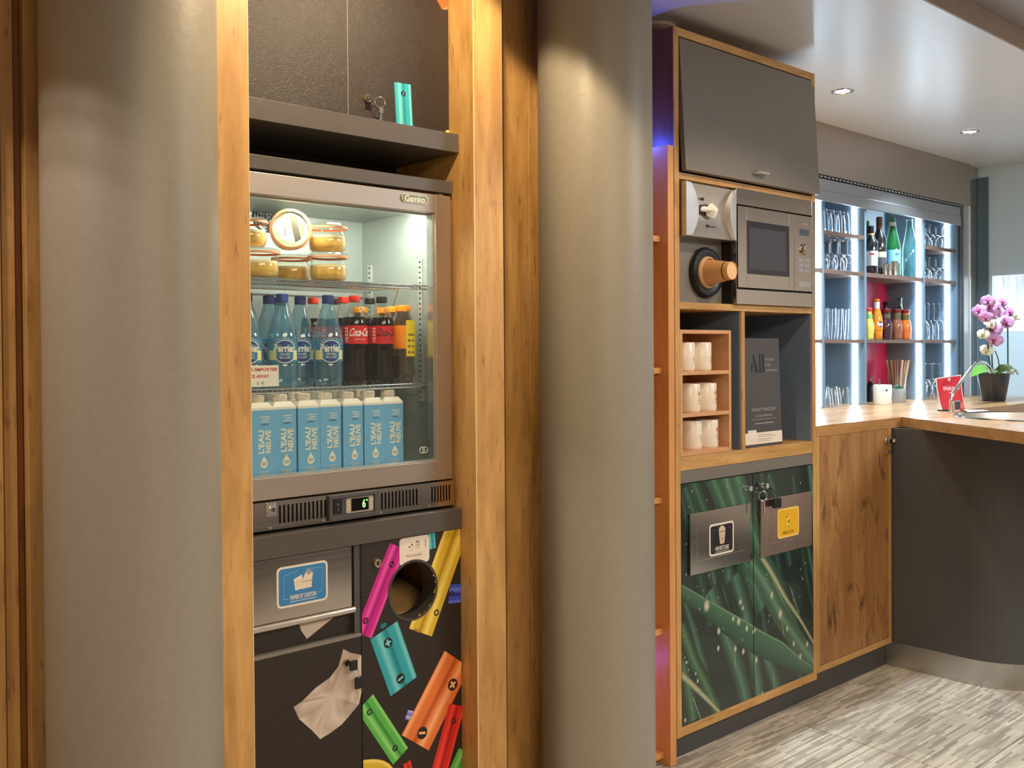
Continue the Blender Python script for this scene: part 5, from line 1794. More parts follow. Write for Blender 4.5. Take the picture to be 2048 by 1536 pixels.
MB().lathe([(0.2985, CT + 0.001), (0.292, CT - 0.02), (0.27, CT - 0.09), (0.22, CT - 0.12), (0.02, CT - 0.128), (0, CT - 0.128)], (SKX, SKY, 0), 64).build('bowl', steel_x, sk, smooth=60)

# ------------------------------------------------------------------ back bar: glass shelves with LED strips
bb = thing('back_bar', 'lit back bar shelving with four white light strips above the worktop', 'shelving', (4.6, 2.7, CT))
upr = [(4.336, 4.352), (4.750, 4.770), (5.415, 5.432), (5.838, 5.860)]
slim = wood('walnut_edge', S(96, 76, 66), S(124, 98, 84), S(60, 46, 40), 'x', knots=0.1)
SH2, SH3 = (1.731, 1.753), (1.382, 1.400)
upr_m = pm('upright_blue_grey', S(112, 132, 148), 0.4, var=0.03)
for x0, x1 in [(3.33, 3.346)] + upr:
    MB().box(x0, x1, 2.5705, 2.885, CT + 0.0005, 2.20).build('upright', upr_m, bb, bevel=0.0008)
cells = [(3.346, 4.336), (4.352, 4.750), (4.770, 5.415), (5.432, 5.838)]
for i, (x0, x1) in enumerate(cells):
    zs = [SH2, SH3]
    if i == 1:
        zs.append((1.925, 1.945))
    if i == 3:
        zs.append((1.921, 1.943))
    for z0, z1 in zs:
        MB().box(x0 + 0.0003, x1 - 0.0003, 2.572, 2.799, z0, z1).build('shelf', slim, bb, bevel=0.0008)
    MB().box(x0, x1, 2.800, 2.812, CT + 0.0005, 2.2).build('back_panel', bar_back_m, bb)
MB().box(4.7705, 5.4145, 2.792, 2.7995, CT + 0.001, SH3[0] - 0.0005).build('red_panel', pm('crimson_panel', S(176, 28, 60), 0.35, var=0.05, scale=3), bb)
MB().box(4.7705, 5.4145, 2.792, 2.7995, SH3[1] + 0.0005, SH2[0] - 0.0005).build('red_panel', bpy.data.materials['crimson_panel'], bb)
MB().box(4.7705, 5.380, 2.792, 2.7995, SH2[1] + 0.0005, 2.19).build('pale_panel', pm('pale_panel', S(206, 216, 224), 0.4, var=0.02), bb)
for (x, y0), lv in zip(((4.336, 2.584), (4.750, 2.616), (5.415, 2.590), (5.838, 2.616)), ((), ((1.925, 1.945),), (), ((1.921, 1.943),))):
    edges = sorted([(CT, CT + 0.004), SH3, SH2] + list(lv) + [(2.185, 2.2)])
    for a, b_ in zip(edges, edges[1:]):
        MB().box(x - 0.006, x - 0.0002, y0, y0 + 0.022, a[1] + 0.001, b_[0] - 0.001).build('light_strip', led_m, bb)

# roller shutter above the shelves
rs = thing('roller_shutter', 'steel roller shutter and its housing above the back bar shelves', 'shutter', (4.6, 2.55, 2.09))
MB().box(3.33, 5.978, 2.548, 2.88, 2.212, 2.4645).build('housing', steel_x, rs, bevel=0.0015)
MB().box(3.33, 5.862, 2.556, 2.60, 2.196, 2.2118).build('slot_rail', dark_m, rs)
dm = pm('dash_white', S(226, 232, 236), 0.4, var=0.01)
d_ = MB()
k = 4.26
while k < 5.85:
    d_.box(k, k + 0.019, 2.5548, 2.556, 2.2015, 2.2065)
    k += 0.036
tag(d_.build('slot_dashes', dm, rs), kind='stuff')
slat_m = brushed('slat_grey', (0.52, 0.52, 0.53, 1), 'x', 0.38)
MB().box(3.33, 5.862, 2.559, 2.5695, 2.140, 2.1955).build('slat', slat_m, rs, bevel=0.002)
MB().box(3.33, 5.862, 2.553, 2.5695, 2.085, 2.1385).build('bottom_slat', slat_m, rs, bevel=0.003)
gm = brushed('guide_steel', (0.60, 0.62, 0.63, 1), 'z', 0.3)
MB().box(5.862, 5.895, 2.56, 2.60, CT + 0.0005, 2.2118).build('guide', pm('guide_dark', S(62, 78, 90), 0.4), rs)
MB().box(5.895, 5.966, 2.552, 2.60, CT + 0.0005, 2.2118).build('guide', gm, rs)
MB().box(5.9665, 5.978, 2.546, 2.60, CT + 0.0005, 2.2118).build('guide_edge', pm('guide_edge_alu', (0.85, 0.88, 0.9, 1), 0.25, 0.7), rs)
MB().box(5.9785, 6.127, 2.572, 2.60, CT + 0.0005, 2.4645).build('end_panel', steel_z, rs)

# downlights over the bar
dsc = glow('downlight_lens', (0.92, 0.98, 1, 1), 9.0)
for (x, y), lbl in (((3.841, 2.178), 'round ceiling downlight nearer the tall cabinet'), ((5.066, 2.16), 'round ceiling downlight further along the bar, nearer the blue wall')):
    t = thing('downlight', lbl, 'light', (x, y, 2.465), 'recessed downlights in the bar ceiling')
    MB().lathe([(0.048, 2.4645), (0.047, 2.4615), (0.039, 2.4600), (0.036, 2.4625)], (x, y, 0), 32).build('trim_ring', chrome, t, smooth=40)
    MB().lathe([(0.036, 2.4625), (0.030, 2.4612), (0.027, 2.4632)], (x, y, 0), 32).build('inner_ring', stw, t, smooth=40)
    MB().lathe([(0.027, 2.4630), (0, 2.4628)], (x, y, 0), 24).build('lens', dsc, t)


# ------------------------------------------------------------------ glasses
def lathe_thing(name, label, cat, group, parts, n=24):
    """parts: (name, profile, material) about the origin"""
    t = thing(name, label, cat, (0, 0, 0), group)
    for nm, pf_, mt in parts:
        MB().lathe(pf_, (0, 0, 0), n).build(nm, mt, t, smooth=50)
    return t


def inv(pf_, h):
    return [(r, h - z) for r, z in pf_]


ORD = ['leftmost', 'second', 'third', 'fourth', 'fifth', 'sixth']


def put(proto, front, back, kind, where, group=None):
    """front and back row of like glasses; each label says which one"""
    first = True
    for row, nm in ((front, 'front'), (back, 'back')):
        for k, (x, y, z) in enumerate(row):
            lbl = ('%s %s of the %s row, %s' if k == 0 else '%s %s from the left, %s row, %s') % (ORD[k], kind, nm, where)
            if first and group is None:
                proto.location = (x, y, z)
                proto['label'] = lbl
            else:
                c = copy_tree(proto, (x, y, z), random.uniform(0, 6), lbl)
                if group:
                    c['group'] = group
            first = False


def rows(xs, y, z, dx=0.0):
    return [(x + dx, y + random.uniform(-.003, .003), z) for x in xs]


H = 0.112
g1 = lathe_thing('tumbler', '', 'glass', 'tumblers on the top left bar shelf', [('wall', inv([(0.024, 0.006), (0.0285, 0.03), (0.031, H)], H), glass_m), ('base', inv([(0.024, 0.006), (0.0235, 0.0), (0, 0.001)], H), glass_m)])
put(g1, rows((4.405, 4.472, 4.540, 4.608), 2.612, 1.9455), rows((4.44, 4.507, 4.575, 4.642, 4.708), 2.685, 1.9455), 'upside-down tumbler', 'top left bar shelf')
H = 0.168
bowl = [(0.004, 0.078), (0.020, 0.086), (0.033, 0.105), (0.036, 0.125), (0.034, 0.148), (0.0305, H)]
g2 = lathe_thing('wine_glass', '', 'glass', 'wine glasses on the second left bar shelf', [('bowl', inv(bowl, H), glass_m), ('stem', inv([(0.0038, 0.006), (0.0034, 0.04), (0.004, 0.078)], H), glass_m), ('foot', inv([(0.0325, 0.0), (0.031, 0.0025), (0.0038, 0.006)], H), glass_m)])
put(g2, rows((4.405, 4.486, 4.568, 4.650), 2.612, 1.7535), rows((4.445, 4.527, 4.609, 4.690), 2.690, 1.7535), 'upside-down wine glass', 'second left bar shelf')
H = 0.158
g3 = lathe_thing('highball_glass', '', 'glass', 'tall glasses on the third left bar shelf', [('wall', [(0.025, 0.008), (0.029, 0.06), (0.0315, H)], glass_m), ('base', [(0.025, 0.008), (0.0245, 0.0), (0, 0.001)], glass_m)])
put(g3, rows((4.402, 4.469, 4.536, 4.603, 4.670), 2.612, 1.4005), rows((4.436, 4.503, 4.570, 4.637, 4.704), 2.685, 1.4005), 'tall straight glass', 'third left bar shelf')
H = 0.098
g4 = lathe_thing('whisky_glass', '', 'glass', 'low glasses on the worktop, left bay', [('wall', inv([(0.027, 0.007), (0.034, 0.05), (0.038, H)], H), glass_m), ('base', inv([(0.027, 0.007), (0.0265, 0.0), (0, 0.001)], H), glass_m)])
put(g4, rows((4.410, 4.492, 4.574), 2.600, CT + 0.0006), rows((4.450, 4.532, 4.614), 2.682, CT + 0.0006), 'low upside-down glass', 'worktop under the left bay')
H = 0.128
bowl = [(0.004, 0.052), (0.022, 0.060), (0.035, 0.080), (0.036, 0.100), (0.032, H)]
g5 = lathe_thing('dessert_glass', '', 'glass', 'stemmed glasses on the top right bar shelf', [('bowl', inv(bowl, H), glass_m), ('stem', inv([(0.0045, 0.005), (0.004, 0.052)], H), glass_m), ('foot', inv([(0.0315, 0.0), (0.0045, 0.005)], H), glass_m)])
F5, B5 = (5.490, 5.572, 5.654, 5.735), (5.53, 5.612, 5.694)
put(g5, rows(F5, 2.612, 1.9435), rows(B5, 2.690, 1.9435), 'short-stemmed glass', 'top right bar shelf')
put(g5, rows(F5, 2.612, 1.7535), rows(B5, 2.690, 1.7535), 'short-stemmed glass', 'second right bar shelf', 'stemmed glasses on the second right bar shelf')
H = 0.212
bowl = [(0.004, 0.095), (0.016, 0.102), (0.026, 0.130), (0.0275, 0.165), (0.0235, H)]
g7 = lathe_thing('champagne_flute', '', 'glass', 'flutes on the third right bar shelf', [('bowl', inv(bowl, H), glass_m), ('stem', inv([(0.0045, 0.006), (0.0036, 0.05), (0.004, 0.095)], H), glass_m), ('foot', inv([(0.0315, 0.0), (0.030, 0.003), (0.0045, 0.006)], H), glass_m)])
put(g7, rows((5.485, 5.556, 5.627, 5.698), 2.612, 1.4005), rows((5.52, 5.591, 5.662), 2.685, 1.4005), 'upside-down flute', 'third right bar shelf')
H = 0.205
bowl = [(0.005, 0.088), (0.024, 0.096), (0.041, 0.122), (0.043, 0.148), (0.039, 0.180), (0.034, H)]
g8 = lathe_thing('balloon_glass', '', 'glass', 'large wine glasses on the worktop, right bay', [('bowl', inv(bowl, H), glass_m), ('stem', inv([(0.005, 0.006), (0.004, 0.045), (0.005, 0.088)], H), glass_m), ('foot', inv([(0.038, 0.0), (0.036, 0.003), (0.005, 0.006)], H), glass_m)])
put(g8, rows((5.495, 5.592, 5.690), 2.606, CT + 0.0006), rows((5.54, 5.64), 2.70, CT + 0.0006), 'large upside-down wine glass', 'worktop behind red card')

# ------------------------------------------------------------------ bottles on the bar shelves
dark_green_gl = clear('dark_bottle_glass', (0.25, 0.3, 0.3, 1), 0.7, 0.06, 2.0, body=S(18, 22, 30), bodyfac=0.85)
green_gl = clear('green_bottle_glass', (0.45, 0.86, 0.55, 1), 0.8, 0.06, 1.8, body=S(30, 130, 70), bodyfac=0.35)
teal_gl = clear('pale_green_bottle_glass', (0.62, 0.84, 0.84, 1), 0.9, 0.06, 1.7, body=S(80, 140, 140), bodyfac=0.2)
BG = 'bottles on the upper middle bar shelf'
wine_pf = [(0, 0.004), (0.034, 0.0), (0.0375, 0.006), (0.0375, 0.185), (0.034, 0.205), (0.020, 0.235), (0.0145, 0.255), (0.0140, 0.300), (0, 0.301)]


def bottle(name, label, x, y, z, pf_, glass_, capz, capr, cap_mat, group, labels=(), sc=1.0):
    t = thing(name, label, 'bottle', (x, y, z), group)
    MB().lathe([(r, h * sc + z) for r, h in pf_], (x, y, 0), 28).build('bottle_body', glass_, t, smooth=50)
    a, b_ = capz
    MB().lathe([(capr, z + a), (capr + 0.0008, z + a + 0.001), (capr + 0.0008, z + b_ - 0.002), (capr - 0.001, z + b_), (0, z + b_)], (x, y, 0), 24).build('cap', cap_mat, t, smooth=40)
    for nm, z0, z1, R, mt, half in labels:
        q = MB()
        arc_patch(q, -half, half, z + z0, z + z1, x, y, R, 16)
        q.build(nm, mt, t)
    t.rotation_euler.z = math.radians(-52)
    return t


lab_w = pm('bottle_label_white', S(214, 218, 214), 0.5, var=0.03)
lab_c = pm('bottle_label_cream', S(198, 186, 160), 0.5, var=0.03)
lab_g = pm('bottle_label_dark', S(70, 72, 78), 0.5, var=0.05)
gold = pm('gold_foil', S(206, 172, 104), 0.35, 0.3, var=0.05)
Z1 = 1.7535
bottle('wine_bottle', 'wine bottle with a green capsule at the back left of the bottle shelf', 5.075, 2.735, Z1, wine_pf, dark_green_gl, (0.262, 0.312), 0.0155, pm('green_foil', S(28, 140, 62), 0.35), BG, (('label', 0.05, 0.14, 0.0379, lab_w, 0.035),))
b2 = bottle('wine_bottle', 'black-capped wine bottle with gold neck band and white label', 4.928, 2.630, Z1, wine_pf, dark_green_gl, (0.222, 0.262), 0.0158, blackpl, BG, (('label', 0.045, 0.125, 0.0379, lab_w, 0.036), ('neck_band', 0.172, 0.222, 0.0172, gold, 0.05)), 0.86)
q = MB()
arc_patch(q, -0.012, 0.012, Z1 + 0.104, Z1 + 0.112, 4.928, 2.63, 0.0382, 6)
q.build('lettering', txt_red, b2)
bottle('wine_bottle', 'dark wine bottle with brown capsule and cream label band', 5.040, 2.640, Z1, wine_pf, dark_green_gl, (0.240, 0.322), 0.0158, pm('brown_foil', S(92, 62, 52), 0.4), BG, (('label', 0.098, 0.128, 0.0379, lab_c, 0.04), ('lower_label', 0.040, 0.098, 0.0379, lab_g, 0.04)), 1.03)
gb_pf = [(0, 0.004), (0.038, 0.0), (0.043, 0.008), (0.043, 0.155), (0.040, 0.180), (0.028, 0.235), (0.018, 0.285), (0.0155, 0.300), (0.0155, 0.325), (0, 0.326)]
b4 = bottle('water_bottle', 'green mineral water bottle with a pale blue label', 5.205, 2.648, Z1, gb_pf, green_gl, (0.312, 0.332), 0.0170, pm('teal_cap', S(60, 140, 110), 0.35), BG, (('label', 0.075, 0.150, 0.0434, pm('bottle_label_blue', S(120, 178, 202), 0.5, var=0.04), 0.05), ('neck_label', 0.285, 0.308, 0.0185, lab_w, 0.05)))
lettering(b4, 'S.P', 5.212, 5.232, Z1 + 0.120, Z1 + 0.131, 2.6045, txt_black, bold=0.03)
bottle('water_bottle', 'clear pale green bottle beside the right upright of the bottle shelf', 5.338, 2.615, Z1, gb_pf, teal_gl, (0.322, 0.330), 0.016, clear('bottle_mouth', (0.8, 0.92, 0.92, 1), 0.9, 0.1), BG, ())
jm = pm('jigger_steel', (0.62, 0.60, 0.58, 1), 0.28, 1.0)
for x, y, h, r, lb in ((5.006, 2.590, 0.055, 0.015, 'shortest steel bar measure in front of the dark wine bottle'), (5.052, 2.588, 0.064, 0.017, 'middle steel bar measure in front of the bottles'), (5.106, 2.586, 0.078, 0.020, 'tallest steel bar measure, in front of the green water bottle')):
    t = thing('bar_measure', lb, 'measure', (x, y, Z1), 'steel bar measures')
    MB().lathe([(0, Z1 + 0.001), (r * 0.86, Z1 + 0.0005), (r * 0.80, Z1 + h * 0.5), (r, Z1 + h), (r * 0.9, Z1 + h - 0.001), (r * 0.7, Z1 + h * 0.5), (0, Z1 + h * 0.48)], (x, y, 0), 24).build('cup', jm, t, smooth=50)
    MB().lathe([(r * 0.83, Z1 + h * 0.47), (r * 0.95, Z1 + h * 0.49), (r * 0.95, Z1 + h * 0.53), (r * 0.83, Z1 + h * 0.55)], (x, y, 0), 24).build('bead', chrome, t, smooth=50)

Z2 = 1.4005
JG = 'small bottles on the lower middle bar shelf'
ju_pf = [(0, 0.003), (0.026, 0.0), (0.030, 0.006), (0.028, 0.02), (0.031, 0.045), (0.0318, 0.070), (0.028, 0.095), (0.021, 0.115), (0.0190, 0.130), (0.0195, 0.155), (0, 0.156)]
for nm, lb, x, y, col, capc, lab, lz in (
        ('juice_bottle', 'pale yellow juice bottle with a red cap beside the left upright', 4.862, 2.612, (226, 214, 96), (226, 66, 50), (120, 180, 110), (0.108, 0.135)),
        ('juice_bottle', 'dark purple juice bottle with a red cap in front of the cola', 5.058, 2.612, (58, 26, 42), (128, 26, 40), (96, 80, 70), (0.118, 0.140)),
        ('juice_bottle', 'purple juice bottle with yellow spotted label standing further back', 5.205, 2.690, (70, 34, 56), (120, 30, 50), (80, 74, 66), (0.118, 0.140)),
        ('juice_bottle', 'brown juice bottle with a dark red cap', 5.176, 2.612, (150, 92, 66), (120, 30, 36), (88, 88, 58), (0.118, 0.140)),
        ('juice_bottle', 'orange juice bottle at the right end of the small bottles', 5.280, 2.612, (226, 116, 36), (140, 36, 36), (96, 84, 52), (0.112, 0.142))):
    lm = clear('juice_' + str(int(x * 1000)), (0.9, 0.85, 0.7, 1), 0.45, 0.05, 2.2, body=S(*col), bodyfac=0.92)
    t = bottle(nm, lb, x, y, Z2, ju_pf, lm, (0.152, 0.170), 0.0212, pm('cap_%d' % int(x * 1000), S(*capc), 0.35), JG, (('neck_label', lz[0], lz[1], 0.0225, pm('neck_label_%d' % int(x * 1000), S(*lab), 0.5), 0.06),))
    if x > 5.2 and y > 2.65:
        q = MB()
        for i in range(8):
            bent_disc(q, -0.004 + 0.006 * (i % 2), Z2 + 0.02 + 0.009 * i, 0.003, x, y, 0.0325, 8)
        q.build('label_spots', pm('spots_yellow', S(220, 190, 60), 0.5), t)
soda_pf = [(0, 0.003), (0.025, 0.0), (0.030, 0.006), (0.029, 0.030), (0.031, 0.070), (0.031, 0.105), (0.024, 0.140), (0.0150, 0.170), (0.0125, 0.200), (0.0135, 0.214), (0, 0.214)]
so = bottle('soda_bottle', 'orange soda bottle with a pale neck between the yellow and purple juices', 4.975, 2.622, Z2, soda_pf, clear('orange_soda', (0.95, 0.8, 0.5, 1), 0.5, 0.05, 2.0, body=S(232, 140, 24), bodyfac=0.88), (0.210, 0.220), 0.0142, pm('crown_orange', S(230, 130, 50), 0.35), JG, (('label', 0.055, 0.110, 0.0316, pm('soda_label', S(240, 134, 22), 0.45), 0.05), ('neck_wrap', 0.168, 0.205, 0.0152, lab_w, 0.05)))
q = MB()
text_into(q, 'Fanta', -0.004, 0.034, Z2 + 0.074, Z2 + 0.096, 0, bold=0.05, bend=(4.975, 2.622, 0.0320))
q.build('lettering', txt_white, so)
q = MB()
bent_disc(q, 0.016, Z2 + 0.083, 0.016, 4.975, 2.622, 0.0318)
q.build('logo_ground', lab_navy, so)
bottle('soda_bottle', 'dark cola bottle with a black cap behind the purple juice bottle', 5.330, 2.755, Z2, soda_pf, cola_m, (0.208, 0.222), 0.0142, blackpl, JG, (), 1.02)
bottle('soda_bottle', 'teal-green glass bottle behind the brown and orange juices', 5.355, 2.682, Z2, [(r, h * 1.1) for r, h in soda_pf], clear('teal_soda', (0.3, 0.62, 0.6, 1), 0.8, 0.06, 1.8, body=S(20, 90, 90), bodyfac=0.6), (0.230, 0.244), 0.0142, pm('teal_crown', S(40, 110, 104), 0.35), JG, ())

# ------------------------------------------------------------------ things on the worktop
ZC = CT + 0.0006
tin = thing('canister', 'cream canister with black stars on the worktop', 'canister', (4.838, 2.520, ZC))
tm = pm('canister_cream', S(232, 230, 216), 0.4, var=0.02)
x, y = 4.838, 2.520
MB().lathe([(0, ZC + 0.001), (0.046, ZC), (0.047, ZC + 0.003), (0.047, ZC + 0.102), (0.0455, ZC + 0.104), (0.044, ZC + 0.102), (0.044, ZC + 0.008), (0, ZC + 0.006)], (x, y, 0), 40).build('body', tm, tin, smooth=40)
q = MB()
for a, z, r in ((-0.030, 0.076, 0.0095), (0.012, 0.034, 0.0075)):
    pts = [(a + r * (1 if i % 2 == 0 else 0.45) * math.sin(i * PI / 5), ZC + z + r * (1 if i % 2 == 0 else 0.45) * math.cos(i * PI / 5)) for i in range(10)]
    for i in range(10):
        bent(q, [(a, ZC + z), pts[i], pts[(i + 1) % 10]], x, y, 0.0474)
q.build('star_print', txt_black, tin)
sp_ = MB().prism(rr(-0.006, 0.006, 0.08, 0.135, 0.004), -0.001, 0.001)
sp_.v = [(a + x - 0.030, b_ + y, c_ + ZC) for a, b_, c_ in sp_.v]
t_ = sp_.build('spoon_handle', pm('spoon_grey', S(120, 126, 130), 0.4, 0.5), tin)

sh_ = thing('straw_holder', 'glass holder full of paper-wrapped wooden stirrers behind the succulent', 'holder', (5.285, 2.665, ZC))
x, y = 5.285, 2.665
MB().lathe([(0, ZC + 0.002), (0.036, ZC), (0.040, ZC + 0.01), (0.052, ZC + 0.15)], (x, y, 0), 32).build('cup', glass_m, sh_, smooth=50)
stm = [pm('stirrer_%d' % i, c_, 0.6, var=0.06) for i, c_ in enumerate((S(196, 158, 124), S(168, 128, 98), S(216, 184, 152)))]
rnd = random.Random(9)
straw0 = None
k = 0
for i in range(26):
    a = 2 * PI * i * 0.382
    r0 = 0.030 * math.sqrt((i + 0.5) / 26)
    r1 = r0 * 2.35
    q = MB().tube([(x + r0 * math.cos(a), y + r0 * math.sin(a), ZC + 0.006), (x + r1 * math.cos(a), y + r1 * math.sin(a), ZC + 0.228 + rnd.uniform(-.003, .003))], 0.0034, 5)
    st_ = q.build('stirrer', stm[i % 3], None)
    tag(st_, 'brown paper-wrapped stirrer standing in the glass holder on the worktop', 'stirrer', 'stirrers in the glass holder')

pl = thing('succulent_pot', 'small green succulent in a grey concrete pot on the worktop', 'plant', (5.086, 2.560, ZC))
x, y = 5.086, 2.560
MB().lathe([(0, ZC + 0.001), (0.040, ZC), (0.0415, ZC + 0.003), (0.0425, ZC + 0.074), (0.039, ZC + 0.075), (0.038, ZC + 0.066), (0, ZC + 0.066)], (x, y, 0), 32).build('pot', pm('concrete_grey', S(158, 164, 162), 0.8, var=0.12, scale=60, bump=0.4), pl, smooth=40)
lm = pm('succulent_green', S(58, 112, 84), 0.45, var=0.2)
lf = None
for i in range(16):
    a, tl = i * 2.4, 0.25 + 0.05 * i
    tl = min(tl, 1.15)
    ln = 0.030 + 0.002 * (i % 4)
    d = Vector((math.cos(a) * math.sin(tl), math.sin(a) * math.sin(tl), math.cos(tl)))
    p0 = Vector((x, y, ZC + 0.064))
    MB().tube([p0 + d * 0.004, p0 + d * ln * 0.4, p0 + d * ln * 0.75, p0 + d * ln], [0.003, 0.0068, 0.0058, 0.0008], 6).build('leaf', lm, pl, smooth=60)

rb = thing('soap_bottle', 'small black pump bottle between the canister and the succulent', 'bottle', (5.030, 2.690, ZC))
x, y = 5.030, 2.690
MB().lathe([(0, ZC + 0.001), (0.026, ZC), (0.028, ZC + 0.004), (0.028, ZC + 0.085), (0.020, ZC + 0.10), (0.010, ZC + 0.104), (0.010, ZC + 0.116), (0, ZC + 0.116)], (x, y, 0), 28).build('bottle_body', pm('soap_black', S(30, 34, 44), 0.3), rb, smooth=50)
MB().tube([(x, y, ZC + 0.116), (x, y, ZC + 0.140), (x + 0.01, y - 0.02, ZC + 0.140)], 0.0035, 8).build('pump', chrome, rb, smooth=50)

# red card leaning in its clip
rc = thing('red_card', 'red advertising card with white edge standing on the worktop', 'card', (4.59, 2.04, ZC))
bl_, br_ = Vector((4.520, 2.060, ZC + 0.001)), Vector((4.668, 2.012, ZC + 0.001))
tl_, tr_ = Vector((4.533, 2.095, 1.2105)), Vector((4.702, 2.050, 1.2245))
nrm = (br_ - bl_).cross(tl_ - bl_).normalized()


def card(u, v, off_=0.0):
    p = (bl_ * (1 - u) + br_ * u) * (1 - v) + (tl_ * (1 - u) + tr_ * u) * v
    return p + Vector((-0.010, 0.010, 0)) * (4 * v * (1 - v) * 0.4) + nrm * off_


b = MB()
b.grid(lambda u, v: card(u, v, 0.001), 8, 10)
b.grid(lambda u, v: card(u, v, -0.001), 8, 10)
b.build('card', stw, rc, smooth=60)
MB().grid(lambda u, v: card(0.03 + 0.94 * u, 0.01 + 0.96 * v, 0.0016), 8, 10).build('red_field', pm('card_red', S(196, 34, 46), 0.45, var=0.06, scale=8), rc, smooth=60)


def card_text(txt, u0, u1, v0, v1, mat, shear=0.0, rise=0.0):
    vs, fs, w, h = text_geo(txt, 0.02)
    mb = MB()
    mb.v = [tuple(card(u0 + (a / w + shear * (c_ / h)) * (u1 - u0), v0 + c_ / h * (v1 - v0) + rise * (a / w), 0.0021)) for a, c_ in vs]
    mb.f = [tuple(f) for f in fs]
    mb.m = [0] * len(mb.f)
    return mb.build('lettering', mat, rc)


pk = pm('card_print', S(240, 196, 196), 0.5, var=0.01)
card_text('Welcome', 0.22, 0.88, 0.58, 0.72, pk, 0.02, 0.0)
card_text('BAR', 0.44, 0.64, 0.50, 0.53, pk)
b = MB()
b.face([tuple(card(a, c_, 0.0021)) for a, c_ in ((0.46, 0.86), (0.56, 0.86), (0.555, 0.95), (0.465, 0.95))])
b.build('printed_mark', pk, rc)
b = MB()
b.face([tuple(card(a, c_, 0.0021)) for a, c_ in ((0.76, 0.05), (0.96, 0.05), (0.96, 0.20), (0.76, 0.20))])
b.build('printed_patch', pm('card_patch', S(214, 84, 84), 0.5), rc)
MB().box(4.505, 4.545, 2.02, 2.075, ZC, ZC + 0.006).build('clip', blackpl, rc, bevel=0.001)

# tap
tp = thing('tap', 'chrome gooseneck tap in front of the red card', 'tap', (4.414, 1.97, ZC))
pts = [(4.414, 1.97, ZC + 0.002), (4.414, 1.97, 1.105), (4.418, 1.97, 1.128), (4.432, 1.97, 1.146), (4.508, 1.97, 1.191), (4.615, 1.97, 1.249), (4.662, 1.97, 1.273), (4.700, 1.97, 1.284), (4.735, 1.97, 1.286), (4.785, 1.97, 1.278), (4.828, 1.97, 1.260), (4.850, 1.97, 1.232)]
MB().tube(pts, 0.0075, 12).build('spout', chrome, tp, smooth=60)
MB().lathe([(0.018, ZC), (0.018, ZC + 0.006), (0.009, ZC + 0.008)], (4.414, 1.97, 0), 24).build('collar', chrome, tp, smooth=40)
fr_ = MB().prism(rr(4.420, 4.478, ZC + 0.003, 1.113, 0.010), 1.955, 1.975).build('valve_body', chrome, tp, bevel=0.002)
MB().prism(rr(4.425, 4.473, ZC + 0.012, 1.108, 0.008), 1.953, 1.955).build('valve_face', pm('valve_black', S(40, 34, 44), 0.25), tp)
np_ = thing('folded_cloth', 'folded white cloth on the worktop behind the tap', 'cloth', (4.60, 1.96, ZC))
MB().grid(lambda u, v: (4.500 + 0.150 * u + 0.02 * v, 1.93 + 0.065 * v - 0.03 * u, ZC + 0.001 + 0.010 * math.sin(PI * v) * (1 - 0.7 * u)), 10, 8).build('cloth', paper_m, np_, smooth=70)

# orchid
OX, OY = 5.560, 2.245
orc = thing('potted_orchid', 'pink and cream orchid in an anthracite pot at the end of the worktop', 'plant', (OX, OY, ZC))
MB().lathe([(0, ZC + 0.001), (0.056, ZC), (0.060, ZC + 0.004), (0.084, ZC + 0.148), (0.0855, ZC + 0.152), (0.081, ZC + 0.152), (0.078, ZC + 0.128), (0, ZC + 0.128)], (OX, OY, 0), 40).build('pot', pm('pot_anthracite', S(56, 58, 64), 0.35, var=0.04), orc, smooth=40)
MB().lathe([(0.079, ZC + 0.128), (0.05, ZC + 0.138), (0, ZC + 0.142)], (OX, OY, 0), 24).build('bark', pm('bark', S(92, 70, 50), 0.9, var=0.3, scale=80, bump=1.0), orc)
leaf_g = pm('orchid_leaf', S(98, 160, 52), 0.35, var=0.12, scale=12)
leaf_o = pm('orchid_leaf_olive', S(108, 128, 62), 0.4, var=0.15, scale=12)


def leaf(line, w, mat):
    b_ = MB()
    n_ = len(line)
    V = [Vector(p) for p in line]
    for i, p in enumerate(V):
        t_ = (V[min(i + 1, n_ - 1)] - V[max(i - 1, 0)]).normalized()
        s_ = t_.cross(Vector((0, -0.55, 0.83))).normalized()
        ww = w * math.sin(PI * (0.12 + 0.86 * i / (n_ - 1))) ** 0.7
        for k_, dz in ((-1, 0.006), (0, -0.004), (1, 0.006)):
            b_.v.append(tuple(p + s_ * (ww * k_) + Vector((0, 0, dz * ww / w))))
    for i in range(n_ - 1):
        for k_ in range(2):
            a = i * 3 + k_
            b_.f.append((a, a + 1, a + 4, a + 3))
            b_.m.append(0)
    return b_.build('leaf', mat, orc, smooth=80)


leaf([(5.50, 2.22, 1.212), (5.42, 2.20, 1.232), (5.33, 2.19, 1.240), (5.21, 2.18, 1.234), (5.10, 2.17, 1.205)], 0.036, leaf_g)
leaf([(5.52, 2.23, 1.210), (5.46, 2.20, 1.236), (5.39, 2.18, 1.232), (5.34, 2.16, 1.215)], 0.030, leaf_o)
leaf([(5.55, 2.24, 1.205), (5.59, 2.20, 1.238), (5.65, 2.18, 1.240), (5.70, 2.16, 1.212)], 0.032, leaf_o)
leaf([(5.58, 2.25, 1.205), (5.63, 2.27, 1.235), (5.70, 2.28, 1.220)], 0.028, leaf_o)
roots = MB()
for a in ((5.58, 2.19, 1.205, 5.61, 2.18, 1.225, 5.635, 2.17, 1.205), (5.60, 2.18, 1.205, 5.66, 2.17, 1.222, 5.70, 2.17, 1.203)):
    roots.tube([a[0:3], a[3:6], a[6:9]], 0.0045, 6)
roots.build('aerial_roots', pm('root_pale', S(206, 204, 168), 0.6), orc, smooth=60)
stem_m = pm('orchid_stem', S(70, 96, 74), 0.5, var=0.08)
